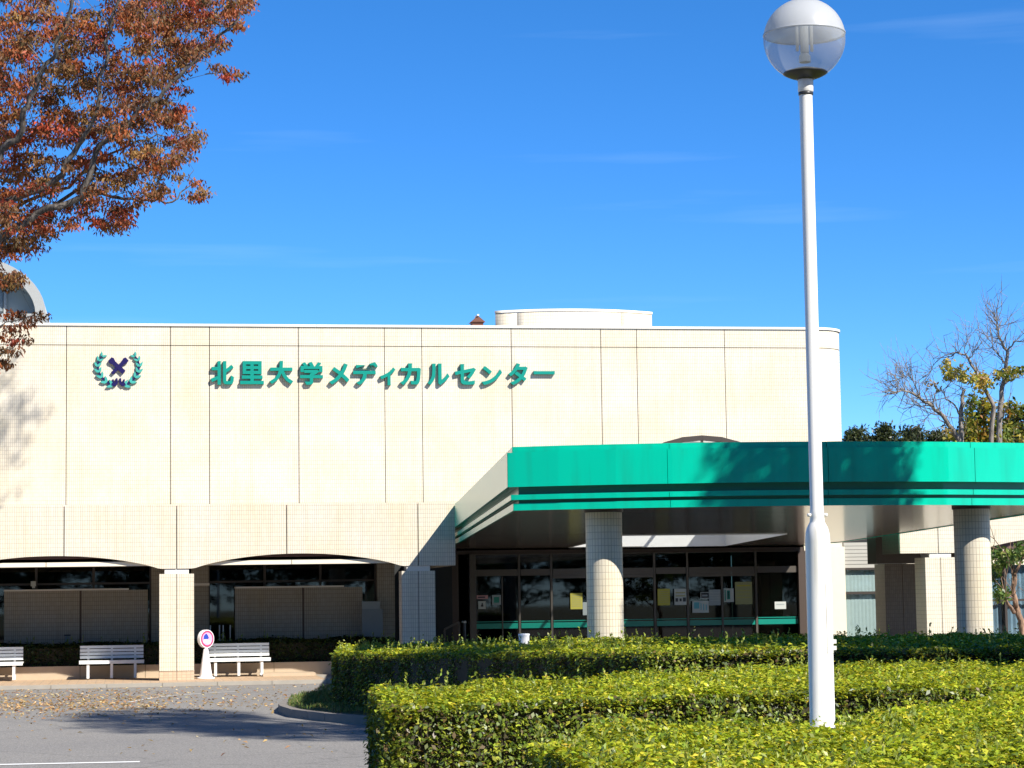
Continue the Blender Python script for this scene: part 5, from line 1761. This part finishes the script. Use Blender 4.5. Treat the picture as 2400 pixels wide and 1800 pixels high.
# ---- bare limbed trees right of the building, traced as real branches at their own distance
def bare_tree(name, Zd, limbs_px, twigs, label, leaf_px=(), leaf_cols=AUT, leaf_w=(1, 1, 1, 1), seed=3, k=4.424, ox=1900, oy=680, barkm='bark_grey', ln=0.15, nl=16, rad=0.24):
    r_ = np.random.default_rng(seed)
    gx = limbs_px[0][0][0]
    base = np.array(LZ(ox + gx[0] / k, Zd, GZ))
    e = thing(name, tuple(base), label, 'tree', 'half bare trees behind the canopy')
    w = MB()
    ends = []
    for li, (pix, a, c, dz) in enumerate(limbs_px):
        pts = [np.array(atD(ox + x_ / k, oy + y_ / k, Zd + dz * i / max(1, len(pix) - 1))) for i, (x_, y_) in enumerate(pix)]
        if li == 0:
            pts = [base] + pts
        out = []
        for i in range(len(pts) - 1):
            for q in range(3):
                t = q / 3
                out.append(pts[i] * (1 - t) + pts[i + 1] * t + r_.normal(0, .02, 3) * (1 if q else 0))
        out.append(pts[-1])
        rr = list(np.linspace(a * 0.72, c * 0.8, len(out)))
        w.tube(out, rr, 7)
        for i in range(max(1, len(out) // 3), len(out)):
            ends.append((out[i], out[i] - out[i - 1], rr[i]))
    for q in range(twigs):
        p, d, r = ends[r_.integers(0, len(ends))]
        d = d / (np.linalg.norm(d) + 1e-9)
        v_ = d * 0.6 + r_.normal(0, .55, 3) + np.array([0, 0, .35]); v_ /= np.linalg.norm(v_)
        L_ = r_.uniform(.25, .95)
        m_ = p + v_ * L_ * .5 + r_.normal(0, .04, 3); z_ = p + v_ * L_ + r_.normal(0, .06, 3) + np.array([0, 0, .06])
        w.tube([p, m_, z_], [min(r * .6, .016), .010, .005], 4)
        for s in range(2):
            v2 = v_ * .6 + r_.normal(0, .6, 3) + np.array([0, 0, .2]); v2 /= np.linalg.norm(v2)
            st0 = m_ if s else z_
            w.tube([st0, st0 + v2 * L_ * .3, st0 + v2 * L_ * .55 + np.array([0, 0, .04])], [.008, .006, .003], 3)
    build('trunk', w, barkm, e)
    if len(leaf_px):
        stt = [[], [], [], [], []]
        for (x_, y_) in leaf_px:
            c = np.array(atD(ox + x_ / k, oy + y_ / k, Zd + r_.normal(0, .5)))
            spray(c, nl, rad, .3, ln, leaf_cols, leaf_w, stt)
        finish_leaves(stt, 'leaf', e, 0.5)
    return e
def cloud(r_, poly, n):
    P = []
    A = np.array(poly); lo, hi = A.min(0), A.max(0)
    while len(P) < n:
        q = r_.uniform(lo, hi)
        if inside(q[None], A)[0]:
            P.append(tuple(q))
    return P
rr_ = np.random.default_rng(11)
bare_tree('bare_tree', 74.0, [([(1540, 1900), (1545, 1560), (1470, 1440), (1370, 1300), (1260, 1200), (1150, 1130), (1060, 1070), (940, 1040), (850, 1070)], .15, .02, -.8),
                             ([(1150, 1130), (1060, 940), (960, 800)], .03, .008, -.5), ([(1260, 1200), (1080, 1190), (960, 1240)], .03, .008, .6),
                             ([(1370, 1300), (1250, 1280), (1190, 1330)], .03, .008, .3), ([(1060, 1070), (990, 910), (880, 930)], .02, .006, .4), ([(940, 1040), (860, 1010), (790, 1070)], .015, .005, -.3)], 150,
          'leaning bare branched tree left of the other roadside trees behind the canopy', [(1210, 980), (1250, 975), (1330, 1040), (1420, 1440), (1400, 1470)], [(0.30, 0.22, 0.10), (0.18, 0.16, 0.05)], (1, 1), 5)
bare_tree('bare_tree', 75.0, [([(1560, 1900), (1560, 1560), (1555, 1300), (1570, 1120), (1600, 1030)], .16, .06, 0),
                             ([(1555, 1300), (1500, 1200), (1400, 1130), (1380, 1030), (1500, 930)], .05, .01, -.5),
                             ([(1840, 1900), (1900, 1210), (1840, 1090), (1750, 930), (1700, 820), (1610, 670), (1500, 645), (1430, 690)], .12, .02, .6), ([(1500, 645), (1350, 700), (1270, 780), (1245, 850)], .025, .008, .3),
                             ([(1610, 670), (1610, 560), (1660, 450)], .03, .006, .2), ([(1660, 700), (1690, 640), (1780, 570)], .025, .006, 0), ([(1600, 600), (1560, 560)], .015, .006, 0)], 110,
          'bare forked tree with yellowing leaf tufts behind the canopy', cloud(rr_, [(1400, 740), (1540, 760), (1640, 870), (1840, 860), (1900, 1020), (1820, 1070), (1660, 960), (1380, 920)], 48) , [(0.46, 0.36, 0.06), (0.28, 0.30, 0.045), (0.42, 0.19, 0.06)], (1, 1, .5), 8)
bare_tree('bare_tree', 73.0, [([(1960, 1900), (1955, 1500), (1965, 1200), (1990, 990), (2020, 820), (2040, 650), (1990, 560), (1950, 480), (1930, 330), (1900, 230)], .16, .015, 0),
                             ([(1950, 480), (1960, 400), (2030, 340)], .025, .006, .3), ([(2040, 620), (2100, 550), (2200, 530), (2300, 480)], .04, .012, -.5),
                             ([(2000, 760), (1950, 680), (1890, 600), (1830, 480)], .045, .008, .5), ([(1990, 990), (2080, 930), (2160, 900), (2300, 860)], .04, .01, -.3), ([(1965, 1380), (2010, 1260), (2050, 1210)], .04, .02, -.5)], 110,
          'tallest half bare tree at the right edge above the canopy', cloud(rr_, [(1900, 860), (2060, 820), (2200, 790), (2250, 900), (2100, 900), (1940, 930)], 20), AUT, (1, 1, 1, .3), 13)
# leafy tree behind them
bare_tree('leafy_tree', 77.0, [([(2060, 1900), (2060, 1560), (2050, 1350)], .14, .05, 0), ([(2050, 1400), (1850, 1280), (1760, 1220)], .05, .02, 0), ([(2050, 1400), (2160, 1300), (2260, 1280)], .05, .02, 0)], 20,
          'low leafy green and orange tree behind the canopy at the right', cloud(rr_, [(1620, 1260), (1690, 1100), (1800, 1150), (1900, 1230), (2000, 1160), (2200, 1180), (2500, 1150), (2500, 1800), (1600, 1800), (1380, 1480), (1560, 1420)], 210), AUT, (1.2, .7, 1.4, .45), 17, ln=0.17, nl=30, rad=0.33)
# dark far trees
FAR = [(0.055, 0.070, 0.026), (0.085, 0.10, 0.038), (0.035, 0.048, 0.02)]
def far_tree(x0, x1, ytop, Zd, seed, label):
    r_ = np.random.default_rng(seed)
    xc = (x0 + x1) / 2
    base = np.array(LZ(xc, Zd, GZ))
    e = thing('pine_tree', tuple(base), label, 'tree', 'dark trees on the skyline')
    topz = atD(xc, ytop, Zd)[2]
    w = MB(); w.tube([base, base + np.array([0.1, 0, topz * .5]), base + np.array([0, 0.1, topz * .93])], [.25, .18, .05], 8)
    half = (x1 - x0) / 2 / FPX * Zd
    stt = [[], [], [], [], []]
    for q in range(420):
        t = r_.random() ** .8
        z = topz * (0.35 + 0.63 * t) * (1 - 0.10 * r_.random() ** 2)
        rad = half * (0.95 + 0.4 * math.sin(3.1 * seed + 9 * t)) * math.sqrt(max(0.03, 1 - (abs(t - .35) / .66) ** 2)) * math.sqrt(r_.random())
        a = r_.random() * 6.28
        c = base + np.array([math.cos(a) * rad, math.sin(a) * rad, z])
        spray(c, 26, 0.42, -.2, 0.20, FAR, [1, 1, .8], stt)
        if q % 4 == 0:
            w.tube([base + np.array([0, 0, z * .9]), c], [.05, .02], 4)
    build('trunk', w, 'bark_dark', e)
    finish_leaves(stt, 'leaf', e, 0.45)
for k_, (xa_, xb_, yt_, zd_, lab_) in enumerate(((1880, 2010, 1001, 108, 'leftmost dark evergreen on the skyline beside the building corner'), (1945, 2085, 991, 111, 'second dark evergreen from the building corner on the skyline'),
        (2000, 2145, 984, 109, 'third dark evergreen from the building corner on the skyline'), (2065, 2210, 986, 112, 'fourth dark evergreen on the skyline, behind the leaning bare tree'),
        (2130, 2270, 996, 108, 'fifth dark evergreen on the skyline, between the bare trunks'), (2205, 2360, 992, 114, 'sixth dark evergreen on the skyline behind the leafy tree'), (2320, 2460, 985, 112, 'rightmost dark evergreen at the right edge'))):
    far_tree(xa_, xb_, yt_, zd_, k_ + 1, lab_)

# ---- small magnolia with leaning trunk behind the right column
K8, O8 = 4.81, (1940, 1180)
bare_tree('magnolia', 46.0, [([(2180, 1320), (2120, 1150), (2090, 950), (2110, 800)], .10, .05, 0), ([(2100, 1230), (2000, 1060)], .06, .03, -.4), ([(2110, 860), (2050, 640), (1980, 540)], .05, .02, .3), ([(2110, 800), (2200, 600), (2280, 500)], .04, .02, 0)], 16,
          'small leaning tree with peeling brown trunk right of the round column', cloud(rr_, [(1840, 520), (2000, 560), (2240, 470), (2320, 620), (2050, 640), (1930, 700), (1880, 900), (2000, 1000), (1960, 1060), (1860, 1080)], 60), [(0.10, 0.17, 0.03), (0.05, 0.09, 0.02), (0.34, 0.36, 0.10)], (1, 1, .3), 21, k=K8, ox=O8[0], oy=O8[1], barkm='bark_brown', ln=0.12, nl=16, rad=0.18)

# ================================================================== FALLEN LEAVES
n = 3700
xs_ = rng.uniform(-60, 900, n * 4); ys_ = 1600 + rng.random(n * 4) ** 1.4 * 170
dn = np.exp(-((ys_ - 1648 + (xs_ - 150) * 0.02) / 24) ** 2) * np.where(xs_ < 300, 1.0, 0.12 + 0.88 * np.exp(-((xs_ - 300) / 75) ** 2)) + 0.10 * (ys_ < 1665) * np.exp(-np.clip((xs_ - 420) / 260, 0, None) ** 2) + 0.012
keep = rng.random(n * 4) < dn
xs_, ys_ = xs_[keep][:n], ys_[keep][:n]
P = np.array([onZ(a, c, GZ + 0.015) for a, c in zip(xs_, ys_)])
ok = (P[:, 1] < -1.5) & (P[:, 1] > -34)
P = P[ok]; m_ = len(P)
P[:, 2] = GZ + 0.012 + 0.012 * rng.random(m_)
D = np.column_stack([rng.standard_normal(m_), rng.standard_normal(m_), rng.normal(0, .25, m_)])
N_ = np.column_stack([rng.normal(0, .45, m_), rng.normal(0, .45, m_), np.ones(m_)])
o = leaves_mesh('fallen_leaves', P, D, N_, rng.uniform(.05, .10, m_), rng.uniform(.022, .045, m_), palette(m_, [(0.50, 0.32, 0.13), (0.40, 0.23, 0.10), (0.60, 0.46, 0.25), (0.28, 0.14, 0.07)], [1, .8, .7, .5], .2), 'leaf_dry')
tag(o, 'dry tan leaves scattered over the road below the red tree', 'leaves'); o['kind'] = 'stuff'
